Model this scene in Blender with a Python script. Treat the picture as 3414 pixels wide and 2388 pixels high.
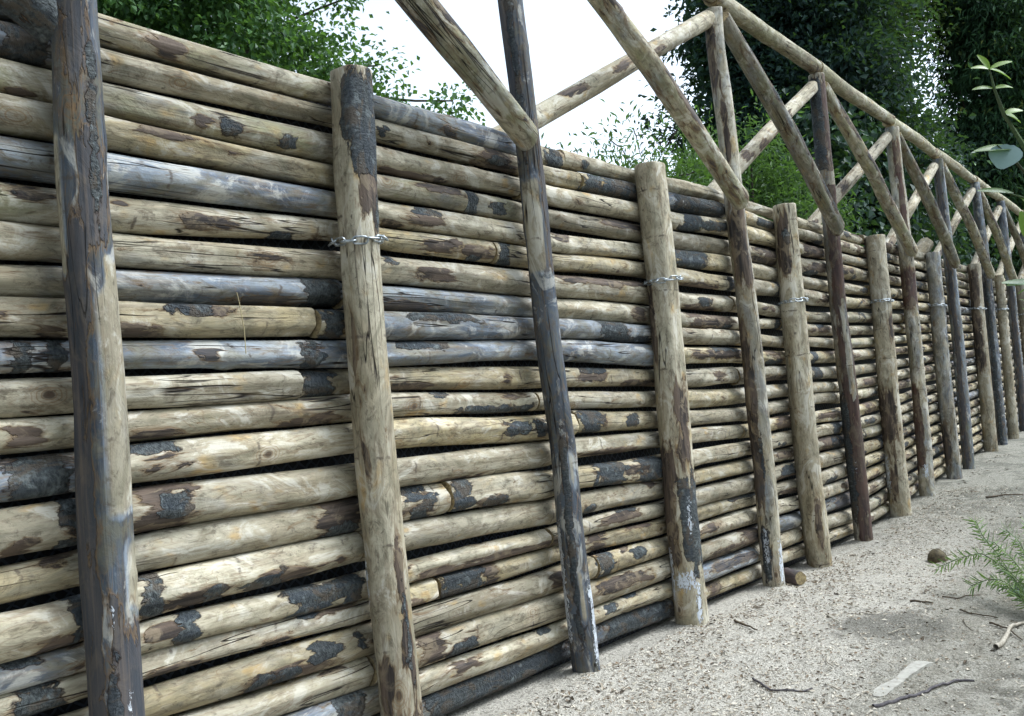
import bpy, math, random
import numpy as np
from mathutils import Matrix, Vector

scene = bpy.context.scene
for o in list(bpy.data.objects): bpy.data.objects.remove(o)

# ------------------------------------------------------------------ camera
# world frame: X runs along the log fence, Y points into the bank behind it, Z up; metres
cam = bpy.data.cameras.new('camera'); camo = bpy.data.objects.new('camera', cam)
scene.collection.objects.link(camo); scene.camera = camo
cam.sensor_fit = 'HORIZONTAL'; cam.sensor_width = 36.0; cam.lens = 31.60
cam.clip_start = 0.05; cam.clip_end = 2000
Rv, Uv, Fv = (0.60515556, -0.79300041, -0.07026458), (0.01973892, -0.0732872, 0.99711552), (0.79586251, 0.60479694, 0.02869718)
camo.matrix_world = Matrix(((Rv[0], Uv[0], -Fv[0], 0), (Rv[1], Uv[1], -Fv[1], 0), (Rv[2], Uv[2], -Fv[2], 1.27), (0, 0, 0, 1)))

# ------------------------------------------------------------------ light
SUN = Vector((0.50, -0.60, 1.25)).normalized()
world = bpy.data.worlds.new('World'); scene.world = world; world.use_nodes = True
wn = world.node_tree; wn.nodes.clear()
sky = wn.nodes.new('ShaderNodeTexSky'); sky.sky_type = 'NISHITA'; sky.sun_disc = False
sky.sun_elevation = math.asin(SUN.z); sky.sun_rotation = math.atan2(SUN.x, SUN.y)
sky.air_density = 1.0; sky.dust_density = 3.0
bw = wn.nodes.new('ShaderNodeRGBToBW'); wn.links.new(sky.outputs[0], bw.inputs[0])
mx = wn.nodes.new('ShaderNodeMix'); mx.data_type = 'RGBA'; mx.inputs[0].default_value = 0.60   # cloud cover whitens the sky
cl = wn.nodes.new('ShaderNodeMath'); cl.operation = 'MULTIPLY'; cl.inputs[1].default_value = 3.0      # bright white cloud
wn.links.new(bw.outputs[0], cl.inputs[0])
wn.links.new(sky.outputs[0], mx.inputs[6]); 
ct = wn.nodes.new('ShaderNodeVectorMath'); ct.operation = 'MULTIPLY'; ct.inputs[1].default_value = (.87, 1.0, 1.13)   # cool daylight through cloud
wn.links.new(cl.outputs[0], ct.inputs[0]); wn.links.new(ct.outputs[0], mx.inputs[7])
bgn = wn.nodes.new('ShaderNodeBackground'); bgn.inputs[1].default_value = 0.15
wn.links.new(mx.outputs[2], bgn.inputs[0])
wo = wn.nodes.new('ShaderNodeOutputWorld'); wn.links.new(bgn.outputs[0], wo.inputs[0])
sl = bpy.data.lights.new('sun', 'SUN'); sl.energy = 1.25; sl.angle = math.radians(20); sl.color = (1.0, 0.985, 0.95)
so = bpy.data.objects.new('sun', sl); scene.collection.objects.link(so)
so.rotation_euler = SUN.to_track_quat('Z', 'Y').to_euler()
scene.view_settings.view_transform = 'Standard'; scene.view_settings.look = 'None'
scene.view_settings.exposure = 0.64; scene.view_settings.gamma = 1.0; scene.view_settings.use_curve_mapping = False
scene.cycles.max_bounces = 6

# ------------------------------------------------------------------ helpers
rng = np.random.default_rng(11); random.seed(5)
COL = scene.collection

def fbm(x, y, seed=0, octaves=4, freq=1.0):
    """smooth value noise in numpy, about -1..1"""
    x = np.asarray(x, float) * freq; y = np.asarray(y, float) * freq; out = np.zeros(np.broadcast(x, y).shape); amp = 1.0; tot = 0
    for o in range(octaves):
        xi = np.floor(x).astype(np.int64); yi = np.floor(y).astype(np.int64); fx = x - xi; fy = y - yi
        def h(a, b):
            n = (a * 374761393 + b * 668265263 + (seed + o * 17) * 974634777) & 0x7fffffff
            n = ((n ^ (n >> 13)) * 1274126177) & 0x7fffffff
            return ((n ^ (n >> 16)) & 0xffff) / 32767.5 - 1
        u = fx * fx * (3 - 2 * fx); v = fy * fy * (3 - 2 * fy)
        out += amp * ((h(xi, yi) * (1 - u) + h(xi + 1, yi) * u) * (1 - v) + (h(xi, yi + 1) * (1 - u) + h(xi + 1, yi + 1) * u) * v)
        tot += amp; amp *= 0.5; x = x * 2.03 + 5.1; y = y * 2.03 + 3.7
    return out / tot

def mesh_np(name, V, Q, smooth=True, attrs=None, tri=None):
    """numpy verts + quads (+ triangles) -> mesh"""
    me = bpy.data.meshes.new(name); V = np.asarray(V, np.float32)
    Q = np.zeros((0, 4), np.int32) if Q is None else np.asarray(Q, np.int32)
    T = np.zeros((0, 3), np.int32) if tri is None else np.asarray(tri, np.int32)
    me.vertices.add(len(V)); me.vertices.foreach_set('co', V.ravel())
    me.loops.add(Q.size + T.size); me.loops.foreach_set('vertex_index', np.concatenate([Q.ravel(), T.ravel()]))
    me.polygons.add(len(Q) + len(T))
    st = np.concatenate([np.arange(len(Q)) * 4, Q.size + np.arange(len(T)) * 3]).astype(np.int32)
    me.polygons.foreach_set('loop_start', st)
    me.polygons.foreach_set('loop_total', np.concatenate([np.full(len(Q), 4), np.full(len(T), 3)]).astype(np.int32))
    me.polygons.foreach_set('use_smooth', np.full(len(Q) + len(T), smooth))
    for k, a in (attrs or {}).items():
        a = np.asarray(a, np.float32)
        if a.ndim == 2:
            at = me.attributes.new(k, 'FLOAT_COLOR', 'POINT'); at.data.foreach_set('color', a.ravel())
        else:
            at = me.attributes.new(k, 'FLOAT', 'POINT'); at.data.foreach_set('value', a)
    me.update(calc_edges=True); me.validate(); return me

def link(name, me, mat=None, parent=None, mw=None):
    o = bpy.data.objects.new(name, me); COL.objects.link(o)
    if mat is not None: me.materials.append(mat)
    if parent is not None: o.parent = parent
    if mw is not None: o.matrix_local = mw
    return o

def empty(name, loc=(0, 0, 0)):
    o = bpy.data.objects.new(name, None); COL.objects.link(o); o.location = loc; o.empty_display_size = .1; return o

def tag(o, label=None, cat=None, group=None, kind=None):
    for k, v in (('label', label), ('category', cat), ('group', group), ('kind', kind)):
        if v: o[k] = v
    return o

class NT:
    """tiny node-tree writer"""
    def __init__(s, name):
        s.m = bpy.data.materials.new(name); s.m.use_nodes = True; s.t = s.m.node_tree; s.t.nodes.clear()
    def n(s, typ, inp=None, **kw):
        nd = s.t.nodes.new('ShaderNode' + typ)
        for k, v in kw.items(): setattr(nd, k, v)
        for k, v in (inp or {}).items(): s.put(nd.inputs[k], v)
        return nd
    def put(s, sock, v):
        if isinstance(v, bpy.types.NodeSocket): s.t.links.new(v, sock)
        elif isinstance(v, (tuple, list)):
            sock.default_value = tuple(v) + (1,) * (4 - len(v)) if sock.type == 'RGBA' else v
        else: sock.default_value = v
    def math(s, op, a, b=None, c=None, clamp=False):
        nd = s.n('Math', operation=op, use_clamp=clamp); s.put(nd.inputs[0], a)
        if b is not None: s.put(nd.inputs[1], b)
        if c is not None: s.put(nd.inputs[2], c)
        return nd.outputs[0]
    def mix(s, f, a, b, blend='MIX'):
        nd = s.n('Mix', data_type='RGBA', blend_type=blend); s.put(nd.inputs[0], f); s.put(nd.inputs[6], a); s.put(nd.inputs[7], b); return nd.outputs[2]
    def step(s, x, lo, hi, a=0., b=1.):
        nd = s.n('MapRange', interpolation_type='SMOOTHSTEP'); s.put(nd.inputs[0], x)
        for i, v in enumerate((lo, hi, a, b)): s.put(nd.inputs[i + 1], v)
        return nd.outputs[0]
    def noise(s, vec, scale, detail=3, rough=.55, dist=0.):
        return s.n('TexNoise', {'Vector': vec, 'Scale': scale, 'Detail': detail, 'Roughness': rough, 'Distortion': dist}).outputs[0]
    def vmul(s, vec, v):
        nd = s.n('VectorMath', operation='MULTIPLY'); s.put(nd.inputs[0], vec); s.put(nd.inputs[1], v); return nd.outputs[0]
    def vadd(s, vec, v):
        nd = s.n('VectorMath', operation='ADD'); s.put(nd.inputs[0], vec); s.put(nd.inputs[1], v); return nd.outputs[0]
    def out(s, color, rough=.8, bump=None, bstr=.5, bdist=.01, spec=.25, extra=None):
        b = s.n('BsdfPrincipled', {'Base Color': color, 'Roughness': rough, 'Specular IOR Level': spec})
        for k, v in (extra or {}).items(): s.put(b.inputs[k], v)
        if bump is not None:
            bp = s.n('Bump', {'Height': bump, 'Strength': bstr, 'Distance': bdist}); s.t.links.new(bp.outputs[0], b.inputs['Normal'])
        o = s.n('OutputMaterial'); s.t.links.new(b.outputs[0], o.inputs[0]); return b

# ------------------------------------------------------------------ materials
def make_wood():
    t = NT('peeled_wood_with_bark')
    tc = t.n('TexCoord').outputs['Object']; rnd = t.n('ObjectInfo').outputs['Random']
    off = t.n('CombineXYZ', {0: t.math('MULTIPLY', rnd, 37.), 1: t.math('MULTIPLY', rnd, 19.), 2: t.math('MULTIPLY', rnd, 53.)}).outputs[0]
    P = t.vadd(tc, off)
    tone = t.n('Attribute', attribute_name='tone'); mark = t.n('Attribute', attribute_name='mark')
    ts = t.n('SeparateColor', {0: tone.outputs['Color']}); ms = t.n('SeparateColor', {0: mark.outputs['Color']})
    weather, yellow, moss = ts.outputs; bark, outer, lime = ms.outputs
    red = tone.outputs['Alpha']; endg = mark.outputs['Alpha']
    # base wood
    big = t.noise(t.vmul(P, (7, 7, 2.2)), 1., 3, .6, .6)
    med = t.noise(t.vmul(P, (22, 22, 3.2)), 1., 4, .6, .4)
    wv = t.step(t.math('ADD', weather, t.math('MULTIPLY', t.math('SUBTRACT', t.noise(t.vmul(P, (10, 10, 3.4)), 1., 4, .6, 1.1), .5), 1.7)), .15, .95)
    c = t.mix(t.step(big, .35, .68), (.51, .465, .355), (.345, .295, .20))
    c = t.mix(t.step(t.noise(t.vmul(P, (2, 2, .9)), 1., 2), .40, .60, .0, .55), c, (.235, .215, .165))
    yv = t.step(t.math('ADD', yellow, t.math('MULTIPLY', t.math('SUBTRACT', t.noise(t.vmul(P, (12, 12, 5)), 1., 4, .65, 1.), .5), 2.0)), .2, 1.0)
    c = t.mix(yv, c, (.43, .355, .205))
    c = t.mix(wv, c, t.mix(t.step(med, .35, .65), (.26, .305, .355), (.070, .092, .130)))
    c = t.mix(t.step(t.math('ADD', weather, t.math('MULTIPLY', t.math('SUBTRACT', big, .5), 1.6)), .85, 1.35), c, t.mix(t.step(med, .4, .6), (.030, .042, .062), (.085, .108, .140)))
    ss = t.n('TexNoise', {'Vector': t.vmul(P, (14, 14, 8)), 'Scale': 1., 'Detail': 3}); c = t.mix(t.math('MULTIPLY', t.step(ss.outputs[0], .60, .74, 0., .7), t.step(weather, .7, .3)), c, (.46, .30, .11))
    c = t.mix(t.math('MULTIPLY', t.step(t.math('ADD', moss, t.math('MULTIPLY', t.math('SUBTRACT', t.noise(t.vmul(P, (8, 8, 4)), 1., 4, .65, 1.), .5), 2.2)), .25, .9), .75), c, (.235, .235, .12))
    # streaky grain along the log
    gr = t.noise(t.vmul(P, (90, 90, 3.)), 1., 3, .6, .2)
    c = t.mix(t.step(gr, .48, .72, 0., .48), c, (.17, .125, .085))
    # flame figure: thin contours of a slow field
    fld = t.noise(t.vmul(P, (11, 11, 1.7)), 1., 2, .5, .5)
    con = t.math('ABSOLUTE', t.math('SUBTRACT', t.math('FRACT', t.math('MULTIPLY', fld, 15.)), .5))
    conm = t.math('MULTIPLY', t.step(con, 0., .10, .5, 0.), t.step(t.noise(t.vmul(P, (9, 9, 3)), 1., 2), .42, .6))
    c = t.mix(conm, c, (.20, .125, .07))
    # brown blotches and dirty smudges
    bl = t.noise(t.vmul(P, (16, 16, 9)), 1., 5, .65, .8)
    c = t.mix(t.step(bl, .53, .74, 0., .8), c, (.15, .115, .075))
    sm = t.noise(t.vmul(P, (9, 9, 5)), 1., 5, .7, 1.2)
    c = t.mix(t.step(sm, .45, .68, 0., .62), c, (.165, .155, .105))
    s2 = t.noise(t.vmul(P, (30, 30, 14)), 1., 5, .75, 1.5)
    c = t.mix(t.math('MULTIPLY', t.step(s2, .50, .66, 0., .75), t.step(sm, .40, .55)), c, (.10, .082, .06))
    c = t.mix(t.step(t.noise(t.vmul(P, (55, 55, 9)), 1., 4, .7, .6), .56, .68, 0., .55), c, (.14, .105, .07))
    c = t.mix(t.step(sm, .47, .36, 0., .5), c, (.60, .58, .51))
    # knots
    vo = t.n('TexVoronoi', {'Vector': t.vmul(P, (5.0, 5.0, 3.2)), 'Scale': 1.}, feature='F1')
    kd = t.math('ADD', vo.outputs['Distance'], t.math('MULTIPLY', t.math('SUBTRACT', med, .5), .12))
    ring = t.math('ABSOLUTE', t.math('SUBTRACT', t.math('FRACT', t.math('MULTIPLY', kd, 26.)), .5))
    kz = t.step(kd, .10, .22, 1., 0.)
    c = t.mix(t.math('MULTIPLY', kz, t.step(ring, 0., .25, .65, .1)), c, (.22, .12, .05))
    c = t.mix(t.step(kd, .035, .065, .9, 0.), c, (.07, .045, .03))
    # transverse nodes and checks
    zz = t.n('SeparateXYZ', {0: P}).outputs[2]
    nod = t.n('TexVoronoi', {'W': t.math('ADD', t.math('MULTIPLY', zz, 3.1), t.math('MULTIPLY', med, .10)), 'Scale': 1.}, voronoi_dimensions='1D', feature='DISTANCE_TO_EDGE').outputs['Distance']
    c = t.mix(t.math('MULTIPLY', t.step(nod, .006, .022, .75, 0.), t.step(bl, .50, .60)), c, (.09, .07, .055))
    ck = t.noise(t.vmul(P, (26, 26, 1.1)), 1., 2, .4, .15)
    crack = t.math('MULTIPLY', t.step(t.math('ABSOLUTE', t.math('SUBTRACT', ck, .5)), 0., .013, 1., 0.), t.step(t.noise(t.vmul(P, (3, 3, 2.1)), 1., 1), .53, .58))
    c = t.mix(crack, c, (.025, .02, .018))
    # bark left on the wood
    e1 = t.noise(t.vmul(P, (26, 26, 6.5)), 1., 5, .64, .7)
    mb = t.math('ADD', bark, e1)
    isb = t.step(mb, .645, .695)
    brown = t.mix(t.step(med, .38, .62), (.036, .030, .027), (.125, .092, .070))
    brown = t.mix(t.math('MULTIPLY', wv, .7), brown, t.mix(big, (.026, .033, .045), (.085, .10, .12)))
    brown = t.mix(t.step(gr, .45, .7, 0., .5), brown, (.17, .135, .11))
    brown = t.mix(t.math('MULTIPLY', t.step(bl, .50, .62, 0., .7), t.step(weather, 1., .3, .25, 1.)), brown, (.24, .19, .13))
    brown = t.mix(red, brown, t.mix(t.step(bl, .4, .6), (.15, .055, .035), (.05, .03, .027)))
    c = t.mix(t.step(mb, .57, .655, 0., .75), c, (.17, .11, .06))
    c = t.mix(isb, c, brown)
    mo = t.math('ADD', outer, t.noise(t.vmul(P, (24, 24, 13)), 1., 5, .6, .4))
    iso = t.step(mo, .650, .680)
    fl = t.noise(t.vmul(P, (70, 70, 110)), 1., 4, .7)
    grey = t.mix(t.step(fl, .30, .70), (.030, .035, .038), (.118, .132, .132))
    grey = t.mix(t.step(med, .42, .62, 0., .6), grey, (.050, .062, .078))
    grey = t.mix(t.step(bl, .50, .60, 0., .7), grey, (.12, .095, .07))
    grey = t.mix(t.step(t.noise(t.vmul(P, (30, 30, 30)), 1., 3), .56, .70, 0., .55), grey, (.23, .265, .27))
    c = t.mix(t.step(mo, .60, .650, 0., .8), c, (.045, .032, .026))
    c = t.mix(iso, c, grey)
    # splashed lime
    li = t.math('ADD', lime, t.noise(t.vmul(P, (75, 75, 38)), 1., 4, .7, .8))
    isl = t.step(li, .70, .73)
    c = t.mix(isl, c, (.62, .66, .72))
    # sawn ends
    c = t.mix(endg, c, t.mix(t.step(fl, .35, .65), (.40, .32, .17), (.20, .15, .09)))
    bump = t.math('ADD', t.math('MULTIPLY', gr, .25), t.math('MULTIPLY', isb, .5))
    bump = t.math('ADD', bump, t.math('MULTIPLY', iso, t.math('ADD', .5, t.math('MULTIPLY', fl, 1.6))))
    bump = t.math('SUBTRACT', bump, t.math('MULTIPLY', crack, 1.5))
    bump = t.math('ADD', bump, t.math('MULTIPLY', bl, .6))
    bump = t.math('ADD', bump, t.math('MULTIPLY', isl, .4))
    lum = t.math('ADD', .74, t.math('MULTIPLY', rnd, .46)); c = t.mix(1., c, t.n('CombineXYZ', {0: lum, 1: lum, 2: lum}).outputs[0], 'MULTIPLY')
    t.out(c, .78, bump, .95, .010, .22)
    return t.m
WOOD = make_wood()

def simple(name, col, rough=.8, metal=0., var=None, scale=20., bump=0.):
    t = NT(name); P = t.n('TexCoord').outputs['Object']; nz = t.noise(P, scale, 4, .6)
    c = t.mix(t.step(nz, .35, .65), col, var or tuple(v * .6 for v in col))
    t.out(c, rough, nz if bump else None, .5, bump or .01, .3, {'Metallic': metal}); return t.m

def leaf_mat(name, dark, light, trans=.35, rough=.55, yellowish=None, spec=.4):
    t = NT(name); v = t.n('Attribute', attribute_name='lv').outputs['Fac']
    c = t.mix(t.step(v, 0., 1.), dark, light)
    if yellowish: c = t.mix(t.step(v, .9, .97), c, yellowish)
    b = t.n('BsdfPrincipled', {'Base Color': c, 'Roughness': rough, 'Specular IOR Level': spec})
    tr = t.n('BsdfTranslucent', {'Color': t.mix(.5, c, (.25, .5, .05), 'MIX')})
    mxs = t.n('MixShader', {0: trans, 1: b.outputs[0], 2: tr.outputs[0]}); o = t.n('OutputMaterial'); t.t.links.new(mxs.outputs[0], o.inputs[0]); return t.m

# ------------------------------------------------------------------ ground
GX = [-60, -1, 1.2, 2.2, 3.1, 4.06, 5.1, 6, 6.9, 8, 8.9, 10, 11, 12.3, 15, 20, 80]
GZ = [.25, .22, .17, .115, .06, .016, -.04, -.075, -.1, -.09, -.05, -.01, 0, .035, .05, .1, .2]
def ground_z(x, y):
    x = np.asarray(x, float); y = np.asarray(y, float)
    wall = np.interp(x, GX, GZ); d = np.clip((2.1 - y) / 1.6, 0, 1)
    z = wall * (1 - d * .75)
    near = np.exp(-((y - 1.95) / .22) ** 2)
    for s_, ys_ in ((1.11, 0), (2.03, 0), (3.1, 0), (4.06, 0), (5.12, 0), (5.94, 0), (6.91, 0), (7.99, 0), (8.94, 0)):
        z = z + .028 * np.exp(-((x - s_) ** 2 + (y - 2.06) ** 2) / .014)
    z = z + (fbm(x, y, 3, 4, 1.3) * .024 + fbm(x, y, 9, 4, 5.) * .014 + fbm(x, y, 13, 3, 18.) * .008) * np.clip(1 - (y - 2.1) / .1, 0, 1)
    z += .012 * near * fbm(x, y, 5, 3, 3.)
    # filled bank behind the fence
    t = np.clip((y - 2.33) / .12, 0, 1); bank = 1.75 + np.clip(y - 2.5, 0, 30) * .05 + fbm(x, y, 8, 3, .4) * .12
    return z * (1 - t) + bank * t

def graded(lo, hi, a, b, d):
    m = list(np.arange(a, b, d)); l = []; s = d; x = a
    while x > lo: s *= 1.18; x -= s; l.append(x)
    r = []; s = d; x = m[-1]
    while x < hi: s *= 1.18; x += s; r.append(x)
    return np.array(l[::-1] + m + r)
gx = graded(-400, 900, 1.8, 8.5, .022); gy = graded(-600, 600, .2, 2.5, .022)
XX, YY = np.meshgrid(gx, gy, indexing='ij'); ZZ = ground_z(XX, YY)
nx, ny = XX.shape; idx = np.arange(nx * ny).reshape(nx, ny)
gq = np.stack([idx[:-1, :-1], idx[1:, :-1], idx[1:, 1:], idx[:-1, 1:]], -1).reshape(-1, 4)
t = NT('sandy_sawdust_ground'); P = t.n('NewGeometry').outputs['Position']
sp = t.n('SeparateXYZ', {0: P}); X_, Y_ = sp.outputs[0], sp.outputs[1]
n1 = t.noise(P, 1.6, 5, .6, .5); n2 = t.noise(P, 9., 5, .65, .3); n3 = t.noise(P, 120., 4, .7); n4 = t.noise(P, 45., 4, .7)
c = t.mix(t.step(n2, .35, .65), (.40, .38, .325), (.28, .262, .215))
# sawdust drift along the foot of the fence, thinning out to the right
saw = t.math('ADD', t.math('MULTIPLY', t.math('SUBTRACT', n2, .5), 1.5), t.step(t.math('ADD', Y_, t.math('MULTIPLY', X_, -.05)), .55, 1.35))
saw = t.math('MULTIPLY', t.step(saw, .25, .85), t.step(X_, 4.5, 9., 1., .25))
c = t.mix(saw, c, (.565, .53, .46))
damp = t.step(t.math('ADD', n1, t.math('MULTIPLY', t.math('SUBTRACT', n2, .5), .7)), .50, .60)
dd = t.n('VectorMath', operation='DISTANCE'); t.put(dd.inputs[0], t.vadd(P, t.n('CombineXYZ', {0: t.math('MULTIPLY', t.math('SUBTRACT', n2, .5), .9), 1: t.math('MULTIPLY', t.math('SUBTRACT', n1, .5), .5), 2: 0.}).outputs[0])); t.put(dd.inputs[1], (4.45, 1.27, 0.0))
spot = t.step(dd.outputs['Value'], .22, .42, 1., 0.)
farm = t.step(X_, 5.5, 9.5); rightm = t.step(Y_, .95, .5)
dampm = t.math('MULTIPLY', damp, t.math('MAXIMUM', farm, rightm))
c = t.mix(t.math('MAXIMUM', t.math('MULTIPLY', spot, .75), t.math('MULTIPLY', dampm, .8)), c, (.135, .13, .11))
c = t.mix(t.math('MULTIPLY', farm, .45), c, (.26, .26, .215))
n5 = t.noise(P, 22., 5, .72, .4)
c = t.mix(t.step(n3, .53, .64, 0., .75), c, (.07, .065, .05)); c = t.mix(t.step(n4, .54, .64, 0., .65), c, (.12, .11, .085)); c = t.mix(t.step(n5, .55, .70, 0., .55), c, (.15, .14, .11))
c = t.mix(t.step(n3, .44, .34, 0., .55), c, (.66, .63, .58))
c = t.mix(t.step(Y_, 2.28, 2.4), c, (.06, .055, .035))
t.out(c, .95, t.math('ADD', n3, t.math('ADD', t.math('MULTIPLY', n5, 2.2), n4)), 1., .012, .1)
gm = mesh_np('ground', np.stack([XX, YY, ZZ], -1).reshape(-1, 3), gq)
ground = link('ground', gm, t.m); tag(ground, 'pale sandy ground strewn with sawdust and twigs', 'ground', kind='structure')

# ------------------------------------------------------------------ logs
def smooth_box(x, a, b, e):
    return np.clip((x - a) / e + .5, 0, 1) * np.clip((b - x) / e + .5, 0, 1)

def log_geo(pts, radii, seed, dz=.02, nseg=24, front=(0, -1, 0), tone=(.1, .1, 0, 0), base=-.03, patches=(), tonef=None, facets=3, endshear=0.):
    """one log as a tapered, slightly crooked, partly hewn pole. pts: world polyline; patches: (z0, z1, theta_centre, theta_half, kind, amount)
    returns local verts, quads, tris, attrs and the matrix that puts it in place"""
    r_ = np.random.default_rng(seed)
    pts = np.asarray(pts, float); radii = np.asarray(radii, float)
    O = pts[0]; ax = pts[-1] - O; L = np.linalg.norm(ax); ax = ax / L
    fx = np.asarray(front, float); fx = fx - ax * (fx @ ax); fx /= np.linalg.norm(fx); fy = np.cross(ax, fx)
    loc = np.stack([(pts - O) @ fx, (pts - O) @ fy, (pts - O) @ ax], -1)
    n = max(8, int(L / dz)); e = .012
    z = np.concatenate([[0, .002, .006, e], np.linspace(e, L - e, n)[1:-1], [L - e, L - .006, L - .002, L]])
    cap = np.concatenate([[.955, .98, .995, 1.], np.ones(n - 2), [1., .995, .98, .955]])
    bx = np.interp(z, loc[:, 2], loc[:, 0]); by = np.interp(z, loc[:, 2], loc[:, 1])
    k = np.ones(9) / 9; pad = lambda a: np.convolve(np.pad(a, 4, mode='edge'), k, 'valid')
    bx, by = pad(bx), pad(by)
    bx = bx + fbm(z, 0 * z + seed, seed, 3, 1.3) * .010; by = by + fbm(z, 0 * z + seed + 9, seed + 1, 3, 1.3) * .008
    rr = np.interp(z, loc[:, 2], radii) * cap * (1 + .055 * fbm(z, 0 * z + 3.3, seed, 3, 2.4))
    th = np.linspace(0, 2 * np.pi, nseg, endpoint=False)
    Z, TH = np.meshgrid(z, th, indexing='ij'); Rr = np.repeat(rr[:, None], nseg, 1)
    Rr = Rr * (1 + .022 * fbm(Z * 3, np.cos(TH) * 1.5 + np.sin(TH) * 2.3, seed + 2, 3, 1.7))
    for f in range(facets):            # drawknife facets
        tc = r_.uniform(-np.pi, np.pi); z0 = r_.uniform(-.6, L); ln = r_.uniform(.6, 2.2); dep = r_.uniform(.07, .19)
        d = 1 - dep * smooth_box(z, z0, z0 + ln, .25) + .012 * fbm(z, 0 * z + f, seed + f, 2, 2.)
        ca = np.cos(TH - tc - .25 * (Z - z0)); lim = np.where(ca > .2, rr[:, None] * d[:, None] / np.maximum(ca, .2), 9)
        Rr = np.minimum(Rr, lim)
    kn = []; pale = []
    for f in range(int(L * 2.2)):      # branch stubs cut close
        kz, kt, kr = r_.uniform(.05, L - .05), r_.uniform(-np.pi, np.pi), r_.uniform(.012, .024)
        d2 = ((Z - kz) / (kr * 1.5)) ** 2 + (((TH - kt + np.pi) % (2 * np.pi) - np.pi) * rr.mean() / kr) ** 2
        kn.append(np.exp(-d2)); Rr = Rr + r_.uniform(.003, .007) * kn[-1]
    mark = np.zeros((len(z), nseg, 4)); mark[..., 0] = base; mark[..., 1] = -.08; mark[..., 2] = -.3
    for (z0, z1, tcn, thf, kind, am) in patches:
        dth = np.abs((TH - tcn + np.pi) % (2 * np.pi) - np.pi)
        ez = min(.10, max(.03, (z1 - z0) * .35)); wob = fbm(Z * 9, TH * 1.3, seed + 7, 3, 1.) * .02
        a = smooth_box(Z + wob, z0, z1, ez * 1.6) * (np.clip((thf - dth) / .5 + .5, 0, 1) if thf < 3 else 1)
        if kind == 1: mark[..., 0] = np.maximum(mark[..., 0], base + a * am)
        if kind == 2:
            mark[..., 1] = np.maximum(mark[..., 1], -.08 + a * am); mark[..., 0] = np.maximum(mark[..., 0], base + a * .1)
            Rr = Rr * (1 + .035 * np.clip(a * 1.6 - .5, 0, 1) * (1 + .5 * fbm(Z * 40, TH * 3, seed + 4, 2, 1.)))
        if kind == 3: mark[..., 2] = np.maximum(mark[..., 2], -.3 + a * am)
        if kind == 4: mark[..., 0] = np.where(a > .3, base - a * .35, mark[..., 0]); mark[..., 1] = np.where(a > .3, -.3, mark[..., 1])
    for (z0, z1, tcn, thf, kind, am) in patches:
        if kind != 5: continue
        dth = np.abs((TH - tcn + np.pi) % (2 * np.pi) - np.pi); a = smooth_box(Z + fbm(Z * 9, TH * 1.3, seed + 7, 3, 1.) * .03, z0, z1, .04) * np.clip((thf - dth) / .25 + .5, 0, 1)
        pale.append(a); mark[..., 0] -= a * .3; mark[..., 1] -= a * .3
    for g_ in kn: mark[..., 0] = mark[..., 0] + .13 * g_
    tn = np.zeros((len(z), nseg, 4)); tn[:] = tone
    if tonef is not None: tn[:] = tonef(z)[:, None, :]
    for a in pale: tn = tn * (1 - a[..., None]) + np.array([.22, .12, .05, 0]) * a[..., None]
    Yl = Rr * np.sin(TH); Z = np.minimum(Z, L - .03 + endshear * Yl) if endshear else Z
    V = np.stack([bx[:, None] + Rr * np.cos(TH), by[:, None] + Yl, Z], -1).reshape(-1, 3)
    i = np.arange(len(z) * nseg).reshape(len(z), nseg); j = np.roll(i, -1, 1)
    Q = np.stack([i[:-1], j[:-1], j[1:], i[1:]], -1).reshape(-1, 4)
    c0 = V[:nseg].mean(0); c1 = V[-nseg:].mean(0); nv = len(V)
    mark[0, :, 3] = 1; mark[-1, :, 3] = 1
    # sawn caps get rings of their own so their colour does not bleed down the sides
    capv = np.concatenate([V[:nseg], [c0], V[-nseg:], [c1]])
    a0 = nv + np.arange(nseg); b0 = nv + nseg + 1 + np.arange(nseg)
    mark[0, :, 3] = 0; mark[-1, :, 3] = 0
    T = np.concatenate([np.stack([np.roll(a0, -1), a0, np.full(nseg, nv + nseg)], -1), np.stack([b0, np.roll(b0, -1), np.full(nseg, nv + 2 * nseg + 1)], -1)])
    cm = np.zeros((len(capv), 4)); cm[:, 3] = 1; cm[:, :3] = -.5
    ct = np.zeros((len(capv), 4)); ct[:] = tn[0, 0]
    V = np.concatenate([V, capv]); mk = np.concatenate([mark.reshape(-1, 4), cm]); tn = np.concatenate([tn.reshape(-1, 4), ct])
    M = Matrix(((fx[0], fy[0], ax[0], O[0]), (fx[1], fy[1], ax[1], O[1]), (fx[2], fy[2], ax[2], O[2]), (0, 0, 0, 1)))
    return V, Q, T, {'tone': tn, 'mark': mk}, M

MW = {}
def add_log(name, parent, *a, **k):
    V, Q, T, at, M = log_geo(*a, **k)
    o = link(name, mesh_np(name, V, Q, True, at, T), WOOD, parent, M); MW[o.name] = M; return o

fence = empty('log_fence')
tag(fence, 'tall fence of stacked peeled logs between posts, with crossed braces and a top rail', 'fence')

PY = 2.079; BAT = .0139      # plane of the post centres, leaning back a little
def fpt(s, h, off=0.): return (s, PY + off + BAT * h, h)

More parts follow.
